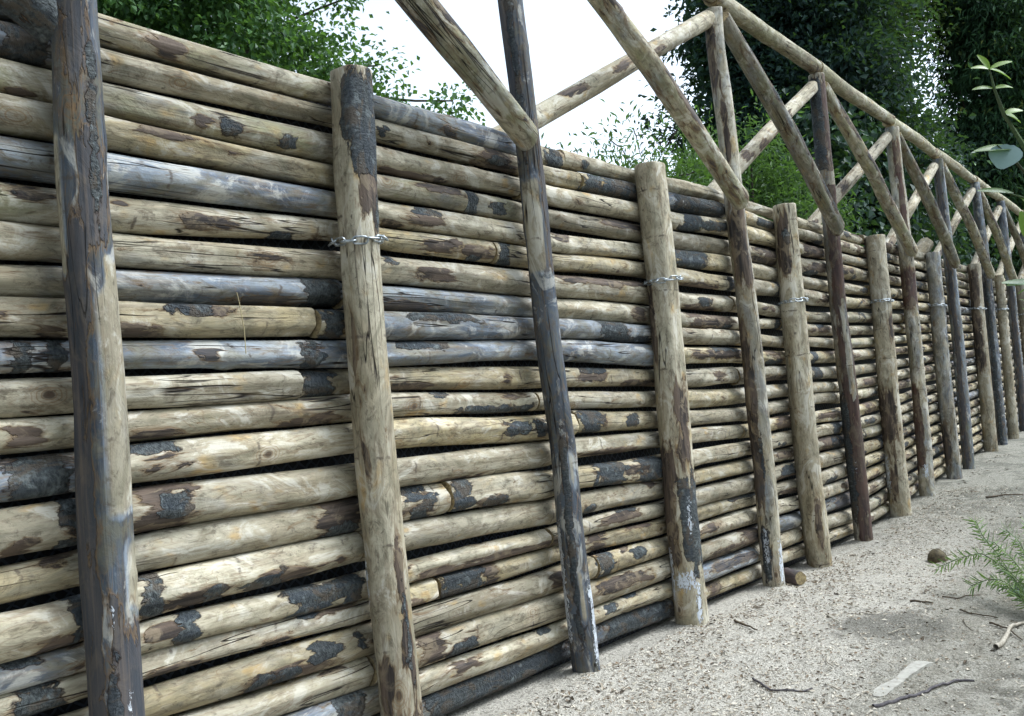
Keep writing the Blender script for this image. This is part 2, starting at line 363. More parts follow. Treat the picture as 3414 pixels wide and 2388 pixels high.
# --- traced heights of each of the 22 rows: distance along the fence, centre height, radius in mm
ROWS = '1:1.23,2.271,45 2.03,2.277,39 2.23,2.274,40 2.91,2.272,50 3.24,2.271,41 4.06,2.291,32 4.42,2.291,43 4.95,2.323,39 5.58,2.313,34 5.93,2.31,34 6.42,2.295,43 6.97,2.296,36;2:0.99,2.182,44 1.1,2.177,31 1.22,2.181,38 2.02,2.194,30 2.23,2.186,38 3.05,2.188,37 3.25,2.179,36 4.07,2.201,46 4.44,2.199,47 5.13,2.224,47 5.57,2.221,43 5.95,2.207,37 6.43,2.209,36 6.98,2.202,41;3:0.98,2.09,44 1.09,2.095,44 1.22,2.096,43 2.02,2.091,47 2.22,2.09,44 3.05,2.092,47 3.25,2.089,42 4.07,2.099,46 4.43,2.094,45 5.15,2.128,48 5.56,2.11,48 5.95,2.111,42 6.43,2.089,46 6.97,2.096,35;4:0.98,1.995,48 1.09,1.998,46 1.23,2,44 2.01,1.993,41 2.21,1.99,43 3.04,1.986,43 3.25,1.99,37 4.08,1.992,47 4.43,1.989,51 5.15,2.008,43 5.54,1.995,49 5.95,1.991,49 6.44,1.968,57 6.98,1.989,56;5:0.97,1.894,47 1.09,1.891,48 1.22,1.893,47 2,1.896,40 2.21,1.889,41 3.04,1.894,42 3.24,1.876,39 4.09,1.899,41 4.46,1.891,44 5.16,1.906,47 5.53,1.887,46 5.96,1.878,46 6.43,1.854,41 6.99,1.854,42;6:0.97,1.787,44 1.09,1.787,46 1.23,1.785,45 2,1.819,32 2.21,1.803,37 3.04,1.801,45 3.26,1.786,40 4.08,1.802,43 4.48,1.787,48 5.16,1.782,51 5.53,1.779,51 5.96,1.778,43 6.43,1.747,51 7.02,1.74,47;7:0.96,1.693,46 1.09,1.692,42 1.23,1.689,43 1.99,1.699,48 2.21,1.696,46 3.05,1.693,51 3.25,1.687,47 4.09,1.692,55 4.48,1.659,44 5.17,1.659,47 5.55,1.646,38 5.95,1.635,40 6.44,1.603,40 7.03,1.61,42;8:0.96,1.597,39 1.1,1.599,39 1.24,1.597,41 2,1.605,43 2.21,1.604,44 3.05,1.591,41 3.27,1.587,42 4.1,1.577,50 4.48,1.554,43 5.18,1.552,41 5.55,1.548,32 5.96,1.545,33 6.43,1.507,40 7.03,1.511,37;9:0.95,1.508,45 1.1,1.51,43 1.24,1.507,44 1.88,1.509,45 2.21,1.503,49 3.06,1.496,42 3.27,1.496,42 4.09,1.477,42 4.47,1.463,42 5.18,1.449,44 5.56,1.437,34 5.95,1.416,37 6.44,1.42,36 7.01,1.406,39;10:0.95,1.417,37 1.1,1.417,35 1.24,1.416,35 2,1.408,42 2.21,1.405,39 3.07,1.401,43 3.28,1.398,45 4.1,1.364,57 4.47,1.356,48 5.2,1.35,47 5.58,1.331,45 5.95,1.318,42 6.45,1.305,41 7.04,1.304,44;11:0.94,1.326,44 1.1,1.322,41 1.24,1.322,39 1.81,1.316,43 2.21,1.319,39 3.07,1.289,44 3.29,1.283,41 4.08,1.25,41 4.46,1.231,47 5.21,1.225,50 5.58,1.222,45 5.95,1.213,49 6.44,1.189,44 7.03,1.178,46;12:0.93,1.231,41 1.1,1.227,42 1.24,1.23,40 2,1.231,44 2.21,1.229,41 3.1,1.188,37 3.29,1.181,38 4.08,1.146,38 4.46,1.122,49 5.21,1.099,44 5.58,1.108,41 5.95,1.1,41 6.44,1.094,36 7.05,1.072,37;13:0.93,1.128,50 1.1,1.119,46 1.24,1.128,48 2,1.129,46 2.22,1.128,50 3.1,1.076,56 3.3,1.077,54 4.07,1.037,44 4.46,1.013,42 5.23,0.985,43 5.59,1,42 5.96,0.992,43 6.45,1.007,39 7.06,0.985,41;14:0.92,1.009,58 1.1,1.007,59 1.24,1.007,59 2,0.997,50 2.21,0.998,46 3.11,0.96,52 3.31,0.969,44 4.07,0.934,42 4.46,0.916,44 5.22,0.882,40 5.61,0.898,40 5.97,0.885,39 6.45,0.88,41 7.06,0.862,49;15:0.92,0.892,44 1.1,0.887,41 1.24,0.897,45 2.01,0.886,55 2.22,0.889,54 3.12,0.84,59 3.32,0.843,46 4.07,0.799,59 4.44,0.803,45 5.23,0.781,44 5.61,0.79,47 5.96,0.775,43 6.45,0.779,39 7.08,0.757,42;16:0.91,0.787,55 1.1,0.766,50 1.24,0.793,53 2.01,0.779,48 2.22,0.775,47 3.12,0.724,49 3.33,0.723,45 4.07,0.689,50 4.45,0.7,44 5.24,0.674,46 5.61,0.689,41 5.97,0.672,40 6.47,0.681,46 7.09,0.662,48;17:0.9,0.692,35 1.1,0.679,31 1.24,0.692,38 2,0.654,42 2.22,0.654,35 3.12,0.616,37 3.33,0.624,35 4.06,0.588,41 4.44,0.596,50 5.23,0.569,51 5.62,0.585,44 5.97,0.564,46 6.47,0.566,55 7.09,0.545,48;18:0.9,0.618,38 1.1,0.608,32 1.25,0.608,37 1.99,0.571,37 2.22,0.573,40 3.13,0.535,32 3.34,0.542,32 4.06,0.503,38 4.44,0.502,38 5.22,0.472,37 5.62,0.483,38 5.98,0.456,47 6.47,0.443,47 7.09,0.436,49;19:1.25,0.52,42 1.98,0.481,52 2.23,0.479,45 3.13,0.44,50 3.36,0.438,52 4.06,0.407,44 4.45,0.406,44 5.23,0.375,47 5.61,0.369,44 5.98,0.345,39 6.45,0.341,46 7.08,0.319,39;20:1.24,0.425,42 1.97,0.38,46 2.23,0.376,48 3.13,0.325,52 3.35,0.329,51 4.06,0.297,52 4.45,0.295,50 5.22,0.257,52 5.62,0.26,45 5.98,0.23,44 6.48,0.238,49 7.07,0.205,52;21:1.24,0.332,42 1.96,0.288,44 2.25,0.268,44 3.13,0.222,41 3.36,0.23,38 4.06,0.19,40 4.46,0.185,46 5.21,0.15,48 5.6,0.154,49 5.99,0.126,46 6.48,0.124,46 7.06,0.077,51;22:1.23,0.245,36 1.95,0.198,42 2.24,0.173,45 3.14,0.134,34 3.37,0.137,40 4.07,0.095,43 4.47,0.084,38 5.21,0.038,37 5.59,0.052,39 6,0.017,40 6.48,0.022,39 7.05,-0.022,39'
PATCH = '2,0.98,1.09,f,2;3,0.97,1.04,b,1;6,0.96,1.08,t,1;6,0.96,1.00,t,2;9,1.00,1.09,b,1;10,0.94,0.99,f,2;10,1.03,1.09,f,2;12,0.93,1.02,m,1;13,0.92,1.09,f,2;14,1.03,1.09,f,2;14,0.91,0.97,b,1;15,1.01,1.07,t,1;16,1.05,1.09,f,2;16,0.96,1.07,b,1;17,0.90,0.99,t,2;17,1.06,1.09,f,1;18,0.89,1.02,f,2;1,1.38,1.46,m,1;3,1.49,1.52,m,1;3,1.57,1.66,m,2;3,1.77,1.84,m,2;4,1.28,1.49,t,1;6,1.22,1.27,t,1;6,1.42,1.62,m,1;6,1.73,1.83,b,2;6,1.83,1.98,b,1;7,1.61,1.78,m,1;8,1.54,1.83,b,1;8,1.83,1.99,f,2;9,1.23,1.36,b,1;9,1.35,1.56,t,1;9,1.37,1.50,t,2;9,1.87,1.97,f,2;10,1.43,1.52,m,1;10,1.80,1.88,f,2;11,1.80,1.93,f,2;12,1.23,1.40,b,1;12,1.71,1.92,b,1;13,1.23,1.37,t,2;13,1.23,1.38,m,1;14,1.23,1.39,f,1;14,1.29,1.39,m,2;15,1.82,1.99,f,1;15,1.84,1.99,b,2;16,1.23,1.29,f,2;16,1.24,1.50,b,1;16,1.40,1.48,b,2;16,1.52,1.78,b,1;16,1.53,1.68,b,2;16,1.86,1.91,b,1;17,1.23,1.34,m,1;17,1.32,1.39,f,2;17,1.68,1.85,f,2;17,1.89,1.98,f,2;18,1.23,1.39,b,1;18,1.56,1.71,b,1;18,1.72,1.97,t,1;18,1.72,1.78,t,2;19,1.51,1.85,b,1;19,1.51,1.61,b,2;19,1.62,1.71,b,2;19,1.74,1.85,m,2;19,1.93,1.96,m,2;20,1.75,1.94,t,1;21,1.81,1.94,f,2;1,2.54,2.65,m,1;2,2.21,2.27,m,2;2,2.44,2.50,m,1;2,2.77,3.02,f,1;2,2.81,2.97,m,2;3,2.20,2.54,b,1;4,2.39,2.65,t,1;4,2.66,2.73,f,2;4,2.81,2.91,m,2;5,2.19,2.31,b,1;5,2.32,2.51,t,2;5,2.31,2.52,m,1;6,2.38,2.82,m,1;6,2.64,2.72,b,2;6,2.82,2.92,f,2;7,2.19,2.25,t,2;7,2.35,2.55,m,1;8,2.19,2.46,b,1;9,2.27,2.64,t,2;10,2.22,2.49,t,2;11,2.18,2.39,b,1;12,2.37,2.48,t,2;12,2.53,3.02,b,2;12,2.82,3.00,t,1;13,2.76,2.94,m,2;13,2.97,3.07,m,2;14,2.40,2.66,b,1;15,2.19,2.34,f,2;15,2.43,2.55,f,2;15,2.55,2.75,b,1;15,2.62,2.75,b,2;17,2.21,3.08,b,1;18,2.20,2.27,b,1;18,2.35,2.59,f,2;18,2.59,2.68,f,1;19,2.99,3.10,m,1;20,2.21,2.33,f,1;20,2.35,2.50,b,2;20,2.34,2.49,b,1;21,2.35,2.50,m,1;21,2.87,3.00,t,2;22,2.22,3.12,f,2;1,3.24,3.39,f,2;1,3.53,3.60,m,2;2,3.51,4.03,f,2;4,3.68,4.04,t,1;5,3.22,3.36,t,1;7,3.23,4.05,t,1;8,3.84,3.99,m,1;9,3.56,3.80,f,2;9,3.80,4.05,b,2;11,3.37,3.59,t,2;11,3.34,3.58,m,1;11,3.74,4.05,b,1;13,3.31,3.52,f,2;13,3.73,3.86,m,2;14,3.25,3.86,b,1;15,3.40,3.67,f,2;15,3.77,4.03,f,2;15,3.40,4.02,m,1;16,3.30,3.40,b,2;16,3.84,3.97,t,1;17,3.40,3.78,m,1;17,3.59,3.78,t,2;18,3.30,3.50,f,1;18,3.68,3.87,t,1;19,3.35,3.49,f,2;19,3.64,3.79,m,2;19,3.58,3.66,t,1;20,3.32,3.79,m,1;21,3.36,3.49,m,2;21,3.57,3.71,t,2;22,3.36,4.01,f,2;2,4.40,5.09,f,2;3,4.47,4.71,f,2;3,4.71,5.10,m,2;5,4.40,4.78,f,2;6,4.45,4.91,b,1;6,5.03,5.12,f,2;7,4.45,4.85,b,1;7,4.62,4.79,m,2;8,4.49,5.08,f,1;8,4.83,5.08,b,2;10,4.45,5.15,m,1;10,4.73,5.13,t,2;11,4.76,4.91,m,1;18,4.85,5.18,t,2;19,4.41,4.59,m,1;20,4.41,4.80,b,1;20,4.89,5.18,f,1;21,4.49,5.10,m,1;22,4.43,4.58,f,1;2,5.57,5.89,m,2;4,5.49,5.90,f,1;6,5.81,5.91,f,2;7,5.51,5.70,m,1;8,5.76,5.91,f,2;10,5.53,5.90,f,1;10,5.55,5.86,b,2;11,5.52,5.90,b,1;14,5.56,5.91,f,1;15,5.56,5.73,b,2;16,5.56,5.92,m,1;17,5.60,5.83,m,2;17,5.57,5.92,b,1;18,5.56,5.93,b,1;22,5.54,5.74,t,1;2,6.67,6.92,b,2;3,6.38,6.91,f,1;4,6.38,6.92,m,1;4,6.42,6.71,b,2;6,6.64,6.94,m,1;8,6.43,6.88,m,1;8,6.53,6.77,t,2;10,6.62,6.98,t,1;10,6.39,6.52,f,2;11,6.38,6.58,f,2;14,6.39,7.00,m,1;15,6.68,7.02,f,2;16,6.41,7.02,f,1;16,6.64,6.95,f,2;18,6.41,6.67,b,2;19,6.74,7.02,m,1;20,6.61,7.01,f,1;20,6.36,6.81,t,2'
TONES = {'c': (.12, .12, .0, 0), 'y': (.02, .62, .0, 0), 'g': (.78, .0, .0, 0), 'd': (1.1, 0, 0, 0), 'm': (.30, .25, .45, 0), 'w': (.0, .0, .0, 0)}
RT = ['', 'dmgccc', 'dccyday'[:6], 'mmcccy', 'mymccc', 'ggccyc', 'mcyyyc', 'cccccc', 'cggccc', 'cyggcc', 'ggggyy', 'ccyycc', 'ccccyc', 'dcyycc', 'cccccy', 'yccyww', 'ccccyc',
      'gwcccc', 'ccyyyc', 'cywycc', 'cccccg', 'ggccgc', 'dddgyc']
RT[2] = 'dccydc'
EDGE = [1.10, 2.00, 3.04, 4.05, 5.09, 5.9]
JOINT = {4: [2.66], 6: [2.82], 9: [1.87], 11: [1.80], 15: [2.43], 18: [2.35], 13: [3.30], 19: [3.35], 1: [3.40], 2: [3.52]}
HIDE = [2.0, 3.04, 4.05, 5.09, 5.88, 6.86, 7.98, 9.0, 10.1, 10.9, 12.27, 13.1, 14.04]
rowd = {}
for l in ROWS.split(';'):
    r, v = l.split(':'); rowd[int(r)] = np.array([[float(q) for q in w.split(',')] for w in v.split()])
pat = {}
for l in PATCH.split(';'):
    r, a, b, v, k = l.split(','); pat.setdefault(int(r), []).append((float(a), float(b), v, int(k)))

def theta_rail(v, h, s):
    c = -math.atan2(1.27 - h, math.hypot(2.2, .0) + .3 * max(0, s - 2))       # side of the log that faces the path
    return c + {'t': -.95, 'm': 0., 'b': .95, 'f': 0.}[v]

ends = []                                            # (row, start, end)
for r in range(1, 23):
    js = list(JOINT.get(r, [])); rr = random.Random(r * 7 + 1)
    s = js[0] if js else rr.choice(HIDE[:4])
    cuts = [-.75 - rr.random() * .3] + ([s] if not js else js)
    x = cuts[-1]
    while True:
        x += rr.uniform(3.4, 4.4)
        if x > 19.6: break
        hx = min(HIDE, key=lambda q: abs(q - x)) if x < 14 else x
        if hx - cuts[-1] > 2.: x = hx
        cuts.append(x)
    cuts.append(20.5)
    for a, b in zip(cuts[:-1], cuts[1:]): ends.append((r, a, b))
# the hundred pieces nearest the path's near end are parts of their own, the rest of the run one mesh
ends.sort(key=lambda e: max(e[1], 0)); own, rest = ends[:100], ends[100:]

def row_path(r, a, b):
    d = rowd[r]; rr = np.random.default_rng(r * 31 + int(a * 10)); st = np.concatenate([[a], np.arange(math.ceil(a / .25) * .25 + .02, b - .1, .25), [b]])
    h = np.interp(st, d[:, 0], d[:, 1]); R = np.interp(st, d[:, 0], d[:, 2]) / 1000 * 1.065
    if st[0] < d[0, 0]:
        sl = 0 if r > 17 else .0; h = h
    far = st > d[-1, 0]
    wl = np.interp(st, GX, GZ) + .10                              # the foot of the run follows the ground
    t_ = (r - 1) / 21.; hf = 2.30 * (1 - t_) + (wl - .01) * t_ * 1. + (d[-1, 1] - (2.30 * (1 - t_) + (np.interp(d[-1, 0], GX, GZ) + .09) * t_)) * np.exp(-(st - d[-1, 0]) / 6.)
    h = np.where(far, hf, h); R = np.where(far, np.interp(st, [7, 9, 12, 16, 21], [R[-1]] + list(rr.uniform(.037, .047, 4))), R)
    yo = rr.uniform(-.010, .010)
    return [fpt(s_, h_, .118 + yo) for s_, h_ in zip(st, h)], R

def rail(r, a, b):
    P_, R = row_path(r, a + .004, b - .004); sd = r * 13 + int(a * 7) + 50; rr = random.Random(sd)
    L = b - a; ps = []; joints = JOINT.get(r, [])
    for (x0, x1, v, k) in pat.get(r, []):
        if x1 < a or x0 > b: continue
        hh = P_[len(P_) // 2][2]; s_ = (x0 + x1) / 2
        ps.append((max(x0, a - .05) - a, min(x1, b + .05) - a, theta_rail(v, hh, s_), 9 if v == 'f' else .62, k, rr.uniform(.33, .45) if k == 2 else rr.uniform(.22, .36)))
    x = max(a, 7.05)                                               # beyond the traced bays bark is left at random
    while x < b:
        ln = rr.uniform(.08, .5); k = rr.choice([1, 1, 2]); v = rr.choice('tmbmf')
        if rr.random() < .8: ps.append((x - a, x + ln - a, theta_rail(v, 1.2, x), 9 if v == 'f' else .7, k, rr.uniform(.2, .32)))
        x += ln + rr.uniform(.0, .35)
    ft = rr.choice(['c', 'c', 'c', 'y', 'g', 'm', 'y'])
    def tonef(z):
        s_ = z + a; out = np.zeros((len(s_), 4))
        for i, s1 in enumerate(s_):
            b_ = int(np.searchsorted(EDGE, s1)); out[i] = TONES[RT[r][min(b_, 5)] if s1 < 7.2 else ft]
        kk = np.ones(9) / 9
        return np.stack([np.convolve(np.pad(out[:, q], 4, mode='edge'), kk, 'valid') for q in range(4)], -1)
    near = a < 6
    return dict(pts=P_, radii=R, seed=sd, dz=.018 if near else .035, nseg=36 if near else 18, tonef=tonef,
                base=(-.035 if near else .0), patches=ps, facets=int(4 + 2.5 * L))

for r, a, b in own: add_log('rail_log', fence, **rail(r, a, b))
vs, qs, ts_, tn_, mk_ = [], [], [], [], []; nv = 0
for r, a, b in rest:
    V, Q, T, at, M = log_geo(**rail(r, a, b)); Mn = np.array(M)
    V = V @ Mn[:3, :3].T + Mn[:3, 3]; vs.append(V); qs.append(Q + nv); ts_.append(T + nv); tn_.append(at['tone']); mk_.append(at['mark']); nv += len(V)
if rest:
    me = mesh_np('rail_log', np.concatenate(vs), np.concatenate(qs), True, {'tone': np.concatenate(tn_), 'mark': np.concatenate(mk_)}, np.concatenate(ts_))
    tag(link('rail_log', me, WOOD, fence), 'far end of the stacked rails', kind='stuff')

# --- posts: path (s, h) from top to foot, radii, tone, patches (h0, h1, v0, v1, kind)
POSTS = {
 'tall': [
  ([(-.95, 3.36), (-.9, .2)], (.055, .062), (.5, .1, 0, 0), [(1.5, 2.4, -1, 1, 1)]),
  ([(1.12, 3.38), (1.115, 2.281), (1.103, 1.838), (1.112, 1.406), (1.113, .978), (1.112, .557), (1.115, .1)], (.055, .064), (1.9, .0, .1, 0),
   [(1.02, 1.56, .05, 1.2, 5), (1.5, 1.66, .5, 1.2, 5), (1.6, 1.95, -1.0, -.75, 5), (.8, .96, .6, 1.2, 5), (2.0, 3.4, -.6, .5, 1), (1.65, 1.95, -.1, .9, 1), (1.70, 2.2, .35, .7, 2), (1.45, 1.75, -1.1, .0, 1), (.2, 1.5, -1.2, -.3, 1), (.2, .80, -.2, 1.1, 1), (.3, .7, -.3, .2, 2), (.70, .86, -.12, .25, 3), (.45, .66, .30, .72, 3)]),
  ([(2.93, 3.40), (2.94, 2.834), (2.987, 2.104), (2.997, 1.737), (3.014, 1.37), (3.054, 1.002), (3.049, .638), (3.078, .268), (3.1, -.05)], (.049, .058), (1.55, 0, 0, 0),
   [(1.72, 2.1, -.9, .5, 5), (.3, .5, .1, .5, 5), (.85, .98, .3, .7, 5), (2.3, 3.4, -1, -.1, 1), (2.15, 3.0, -.5, .1, 2), (1.75, 2.3, .65, 1.2, 1), (.2, 1.1, -.3, .3, 2), (.15, .75, -1.2, -.6, 3), (.05, .5, .6, 1.2, 3)]),
  ([(5.016, 3.403), (4.995, 3.188), (5.04, 2.661), (5.061, 2.263), (5.093, 1.731), (5.098, 1.172), (5.143, .666), (5.123, -.15)], (.052, .066), (.35, 0, 0, 0),
   [(2.9, 3.3, -1, .0, 1), (2.45, 2.9, -.4, .2, 1), (1.75, 2.22, -.8, .9, 1), (1.2, 1.55, -1, -.2, 1), (.45, 1.3, -1.2, .05, 1), (.55, .9, -.2, .1, 2), (.05, .4, -.7, .0, 3), (-.05, .3, .5, 1, 3), (.0, .35, -.8, 0, 2)]),
  ([(6.849, 3.44), (6.802, 2.811), (6.853, 2.31), (6.841, 1.634), (6.883, .963), (6.91, -.2)], (.058, .067), (.45, .1, 0, .28),
   [(-.1, 3.4, -.5, 1.2, 1), (2.6, 3.4, -1, .4, 2), (2.25, 2.6, -.6, .2, 2), (.1, 1.0, -1.2, -.2, 2), (.2, .6, -.2, .2, 3), (1.0, 1.7, .3, .8, 4), (2.6, 2.68, -1, 1, 4)]),
  ([(8.947, 3.425), (9.03, 2.268), (9.02, 1.338), (8.943, -.15)], (.062, .07), (.45, .2, .2, .3), [(1.7, 2.1, -1, 1, 1), (2.4, 3.3, -.2, .8, 1), (.2, 1.0, -1, .1, 1), (.1, .3, -.5, .5, 3)]),
  ([(10.836, 3.421), (10.897, 2.407), (10.95, 1.317), (10.85, -.1)], (.058, .064), (1.0, 0, .3, 0), [(0, 3.3, -.6, .3, 1)]),
  ([(12.946, 3.449), (13.1, 2.582), (13.12, 1.292), (13.051, -.1)], (.058, .063), (1.1, 0, 0, 0), [(0, 2.2, -.6, .3, 2)]),
  ([(14.915, 3.441), (15.03, 1.271), (14.9, -.1)], (.058, .063), (1.0, 0, .1, 0), [(0, 2.2, -.6, .6, 1)]),
  ([(17.0, 3.44), (17.0, -.1)], (.058, .063), (.8, 0, .2, 0), []),
  ([(19.0, 3.44), (19.0, -.1)], (.058, .063), (.8, 0, .2, 0), [])],
 'short': [
  ([(.0, 2.33), (.05, .1)], (.068, .07), (.1, .2, 0, 0), []),
  ([(2.029, 2.318), (1.999, 1.748), (1.997, 1.389), (2.003, .822), (2.025, .255), (2.03, -.02)], (.069, .071), (-.15, .05, 0, 0),
   [(2.05, 2.31, -.65, 1.1, 2), (1.95, 2.12, -.1, 1.1, 2), (1.82, 2.0, .1, 1.2, 1), (1.78, 1.95, .85, 1.3, 2), (1.3, 1.62, -.65, -.5, 1), (1.0, 1.25, -.4, -.28, 1), (.3, .85, .45, .85, 1), (.35, .7, .6, .8, 2), (.3, .45, -.9, -.1, 1), (.1, .3, .1, 1, 1), (.18, .24, .7, .9, 3), (.55, .8, -1.2, -.85, 3)]),
  ([(4.037, 2.32), (4.057, 1.733), (4.053, 1.127), (4.044, .573), (4.057, -.1)], (.077, .083), (-.12, .12, 0, 0),
   [(1.35, 1.68, -1.1, -.6, 1), (.78, 1.2, .1, .9, 1), (.3, .78, -.1, 1.2, 2), (.3, .9, -1.2, -.2, 1), (.18, .32, -.8, .6, 3), (.42, .72, .2, .7, 3), (.1, .45, -1.2, -.7, 3), (-.1, .18, -1, 1, 4), (.0, .3, .2, .8, 3)]),
  ([(5.892, 2.333), (5.88, 1.614), (5.867, 1.022), (5.877, .433), (5.938, -.2)], (.076, .086), (.0, .05, 0, 0),
   [(1.85, 2.3, -.8, .3, 1), (2.05, 2.15, -.4, .3, 2), (.05, .4, .2, .6, 1)]),
  ([(8.03, 2.314), (7.967, 1.089), (7.993, -.2)], (.08, .087), (-.1, .0, 0, 0), [(.55, 1.0, -1.1, .6, 1), (1.4, 1.65, .5, 1, 1), (.1, .55, -.6, .1, 1), (.1, .5, -1, -.4, 3)]),
  ([(10.15, 2.329), (10.073, 1.327), (10.109, -.1)], (.072, .076), (.55, .0, .1, 0), [(.1, .6, -1, 0, 1)]),
  ([(12.33, 2.345), (12.266, 1.302), (12.256, -.1)], (.075, .079), (.1, .1, 0, 0), [(1.0, 2.3, -1, .4, 1)]),
  ([(14.09, 2.3), (14.042, 1.283), (13.95, -.1)], (.062, .066), (.1, .2, .2, 0), []),
  ([(16.05, 2.3), (16.0, -.1)], (.07, .075), (.1, .2, .1, 0), []),
  ([(18.05, 2.3), (18.0, -.1)], (.07, .075), (.1, .2, .1, 0), [])]}
CHAIN_H = [1.76, 1.761, 1.733, 1.683, 1.744, 1.764, 1.79, 1.83, 1.80, 1.80]
STEEL = simple('galvanised_steel', (.50, .54, .56), .42, .9, (.26, .29, .31), 60.)

def theta_post(s, v):
    c = math.atan2(-s, PY - .0)
    return c + math.asin(max(-1, min(1, v)))

def chain_links(cx, cy, cz, R, seed):
    """oval links, alternately flat and on edge, pulled tight round the post with two loose links at the back"""
    r_ = np.random.default_rng(seed); V, Q = [], []; nv = 0
    n = max(12, int(round(2 * math.pi * (R + .010) / .038))); n += n % 2
    for k in range(n):
        a = 2 * math.pi * k / n; up = k % 2
        cz_ = cz + .009 * math.sin(a + seed) + r_.uniform(-.004, .004)
        er = np.array([math.cos(a), math.sin(a), 0]); et = np.array([-math.sin(a), math.cos(a), 0]); ez = np.array([0, 0, 1.])
        tilt = .4 + r_.uniform(-.45, .45)
        w = (ez * math.cos(tilt) + er * math.sin(tilt)) if up else (er * math.cos(tilt) - ez * math.sin(tilt))
        C = np.array([cx, cy, cz_]) + er * (R + (.005 if up else .011)); nn = np.cross(et, w)
        m, mm = 20, 7
        for i in range(m):
            p = 2 * math.pi * i / m; cp, sp_ = math.cos(p), math.sin(p)
            q = et * (.0125 * np.sign(cp) * (abs(cp) ** .01 if abs(cp) > .3 else 0) + .011 * cp) * 1. + w * .0115 * sp_
            d = et * cp * .5 + w * sp_; d /= np.linalg.norm(d)
            for j in range(mm):
                b = 2 * math.pi * j / mm; V.append(C + q + .0033 * (d * math.cos(b) + nn * math.sin(b)))
        i = np.arange(m * mm).reshape(m, mm); i2 = np.roll(i, -1, 0); j2 = np.roll(i, -1, 1); i3 = np.roll(i2, -1, 1)
        Q.append(np.stack([i, i2, i3, j2], -1).reshape(-1, 4) + nv); nv += m * mm
    return np.array(V), np.concatenate(Q)

for kind in ('tall', 'short'):
    for n_, (path, rad, tone, pl) in enumerate(POSTS[kind]):
        s0 = path[0][0]; pth = path[::-1]; base_h = pth[0][1]; sm = path[len(path) // 2][0]
        ps = []
        for (h0, h1, v0, v1, k) in pl:
            ta, tb = theta_post(sm, v0), theta_post(sm, v1)
            if v1 >= 1.05: tb = ta + (tb - ta) + .6
            if v0 <= -1.05: ta -= .6
            ps.append((h0 - base_h, h1 - base_h, (ta + tb) / 2, abs(tb - ta) / 2, k, {1: .34, 2: .40, 3: .56, 4: .4, 5: 0}[k]))
        rr = np.linspace(rad[1], rad[0], len(pth))
        o = add_log(kind + '_post', fence, [fpt(a, b) for a, b in pth], rr, 300 + n_ * 7 + (kind == 'short') * 100, .014 if s0 < 8 else .03, 32 if s0 < 8 else 18,
                    tone=tone, base=-.05, patches=ps, facets=3)
        if kind == 'short':
            ch = CHAIN_H[n_]; sx = np.interp(ch, [q[1] for q in pth], [q[0] for q in pth]); p_ = fpt(sx, ch)
            V, Q = chain_links(p_[0], p_[1], p_[2], rad[0] + .004, n_)
            # links into the gap behind the post, where the chain is made fast
            Mi = np.array(MW[o.name].inverted()); V = V @ Mi[:3, :3].T + Mi[:3, 3]
            c_ = link('chain', mesh_np('chain', V, Q), STEEL, o); c_['label'] = 'galvanised chain looped tight round the post'

# --- braces, rail on top
T_ = [p[0][0][0] for p in POSTS['tall']]
for k in range(len(T_) - 1):
    a, b = T_[k], T_[k + 1]; sd = 800 + k * 5; rr = random.Random(sd)
    lo = np.interp(2.24, [q[1] for q in POSTS['tall'][k + 1][0]][::-1], [q[0] for q in POSTS['tall'][k + 1][0]][::-1])
    la = np.interp(2.24, [q[1] for q in POSTS['tall'][k][0]][::-1], [q[0] for q in POSTS['tall'][k][0]][::-1])
    ps = [(rr.uniform(.1, 1.6), 0, rr.uniform(-1.2, 0), .6, rr.choice([1, 1, 2]), .30) for _ in range(7)]
    ps = [(p[0], p[0] + rr.uniform(.15, .5), *p[2:]) for p in ps]
    dark = k == 0  # nearest brace: shading painted into its dark brown tone and bark
    if dark: ps = [(1.9, 9, 0, 9, 2, .3)]
    # front brace: from the head of one post down to the front of the next at the top of the logs
    x0, x1 = a + (.05 if k != 1 else -.05), lo - .08; h0, h1 = 3.36, 2.23 if k else 2.17
    o = add_log('front_brace', fence, [fpt(x0, h0, -.02), fpt((x0 + x1) / 2, (h0 + h1) / 2 + .01, -.07), fpt(x1, h1, -.078)], (.052, .058, .056), sd, .02 if k < 6 else .03, 26 if k < 6 else 16,
            tone=(.42, .25, .55, 0) if not dark else (1.9, 0, 0, 0), base=.035, patches=ps, facets=4, endshear=.56)
    # rear brace: from behind the foot of the first up to the head of the next
    ps = [(rr.uniform(.2, 1.8), 0, rr.uniform(-1., .2), .5, 1, .3) for _ in range(3)]; ps = [(p[0], p[0] + .18, *p[2:]) for p in ps]
    add_log('rear_brace', fence, [fpt(la - .28, 2.14 if k != 1 else 2.5, .20), fpt(b - .045, 3.34, .03)], (.052, .052), sd + 2, .022, 20, tone=(-.12, .08, 0, 0), base=-.02, patches=ps, facets=3)
    # one length of the rail laid on the post heads
    za = 3.40 + .04 + .052; jog = rr.uniform(-.012, .012)
    add_log('top_rail', fence, [fpt(a + .004, za, .015 + jog), fpt((a + b) / 2, za + .012, .02 - jog), fpt(b - .004, za, .015 + jog)], (.06, .056, .053), sd + 3, .022 if k < 6 else .03, 22,
            tone=(.1, .30, .62, 0), base=-.03, patches=[(b - a - .25, b - a + .1, 0, 9, 1, .16)], facets=2)

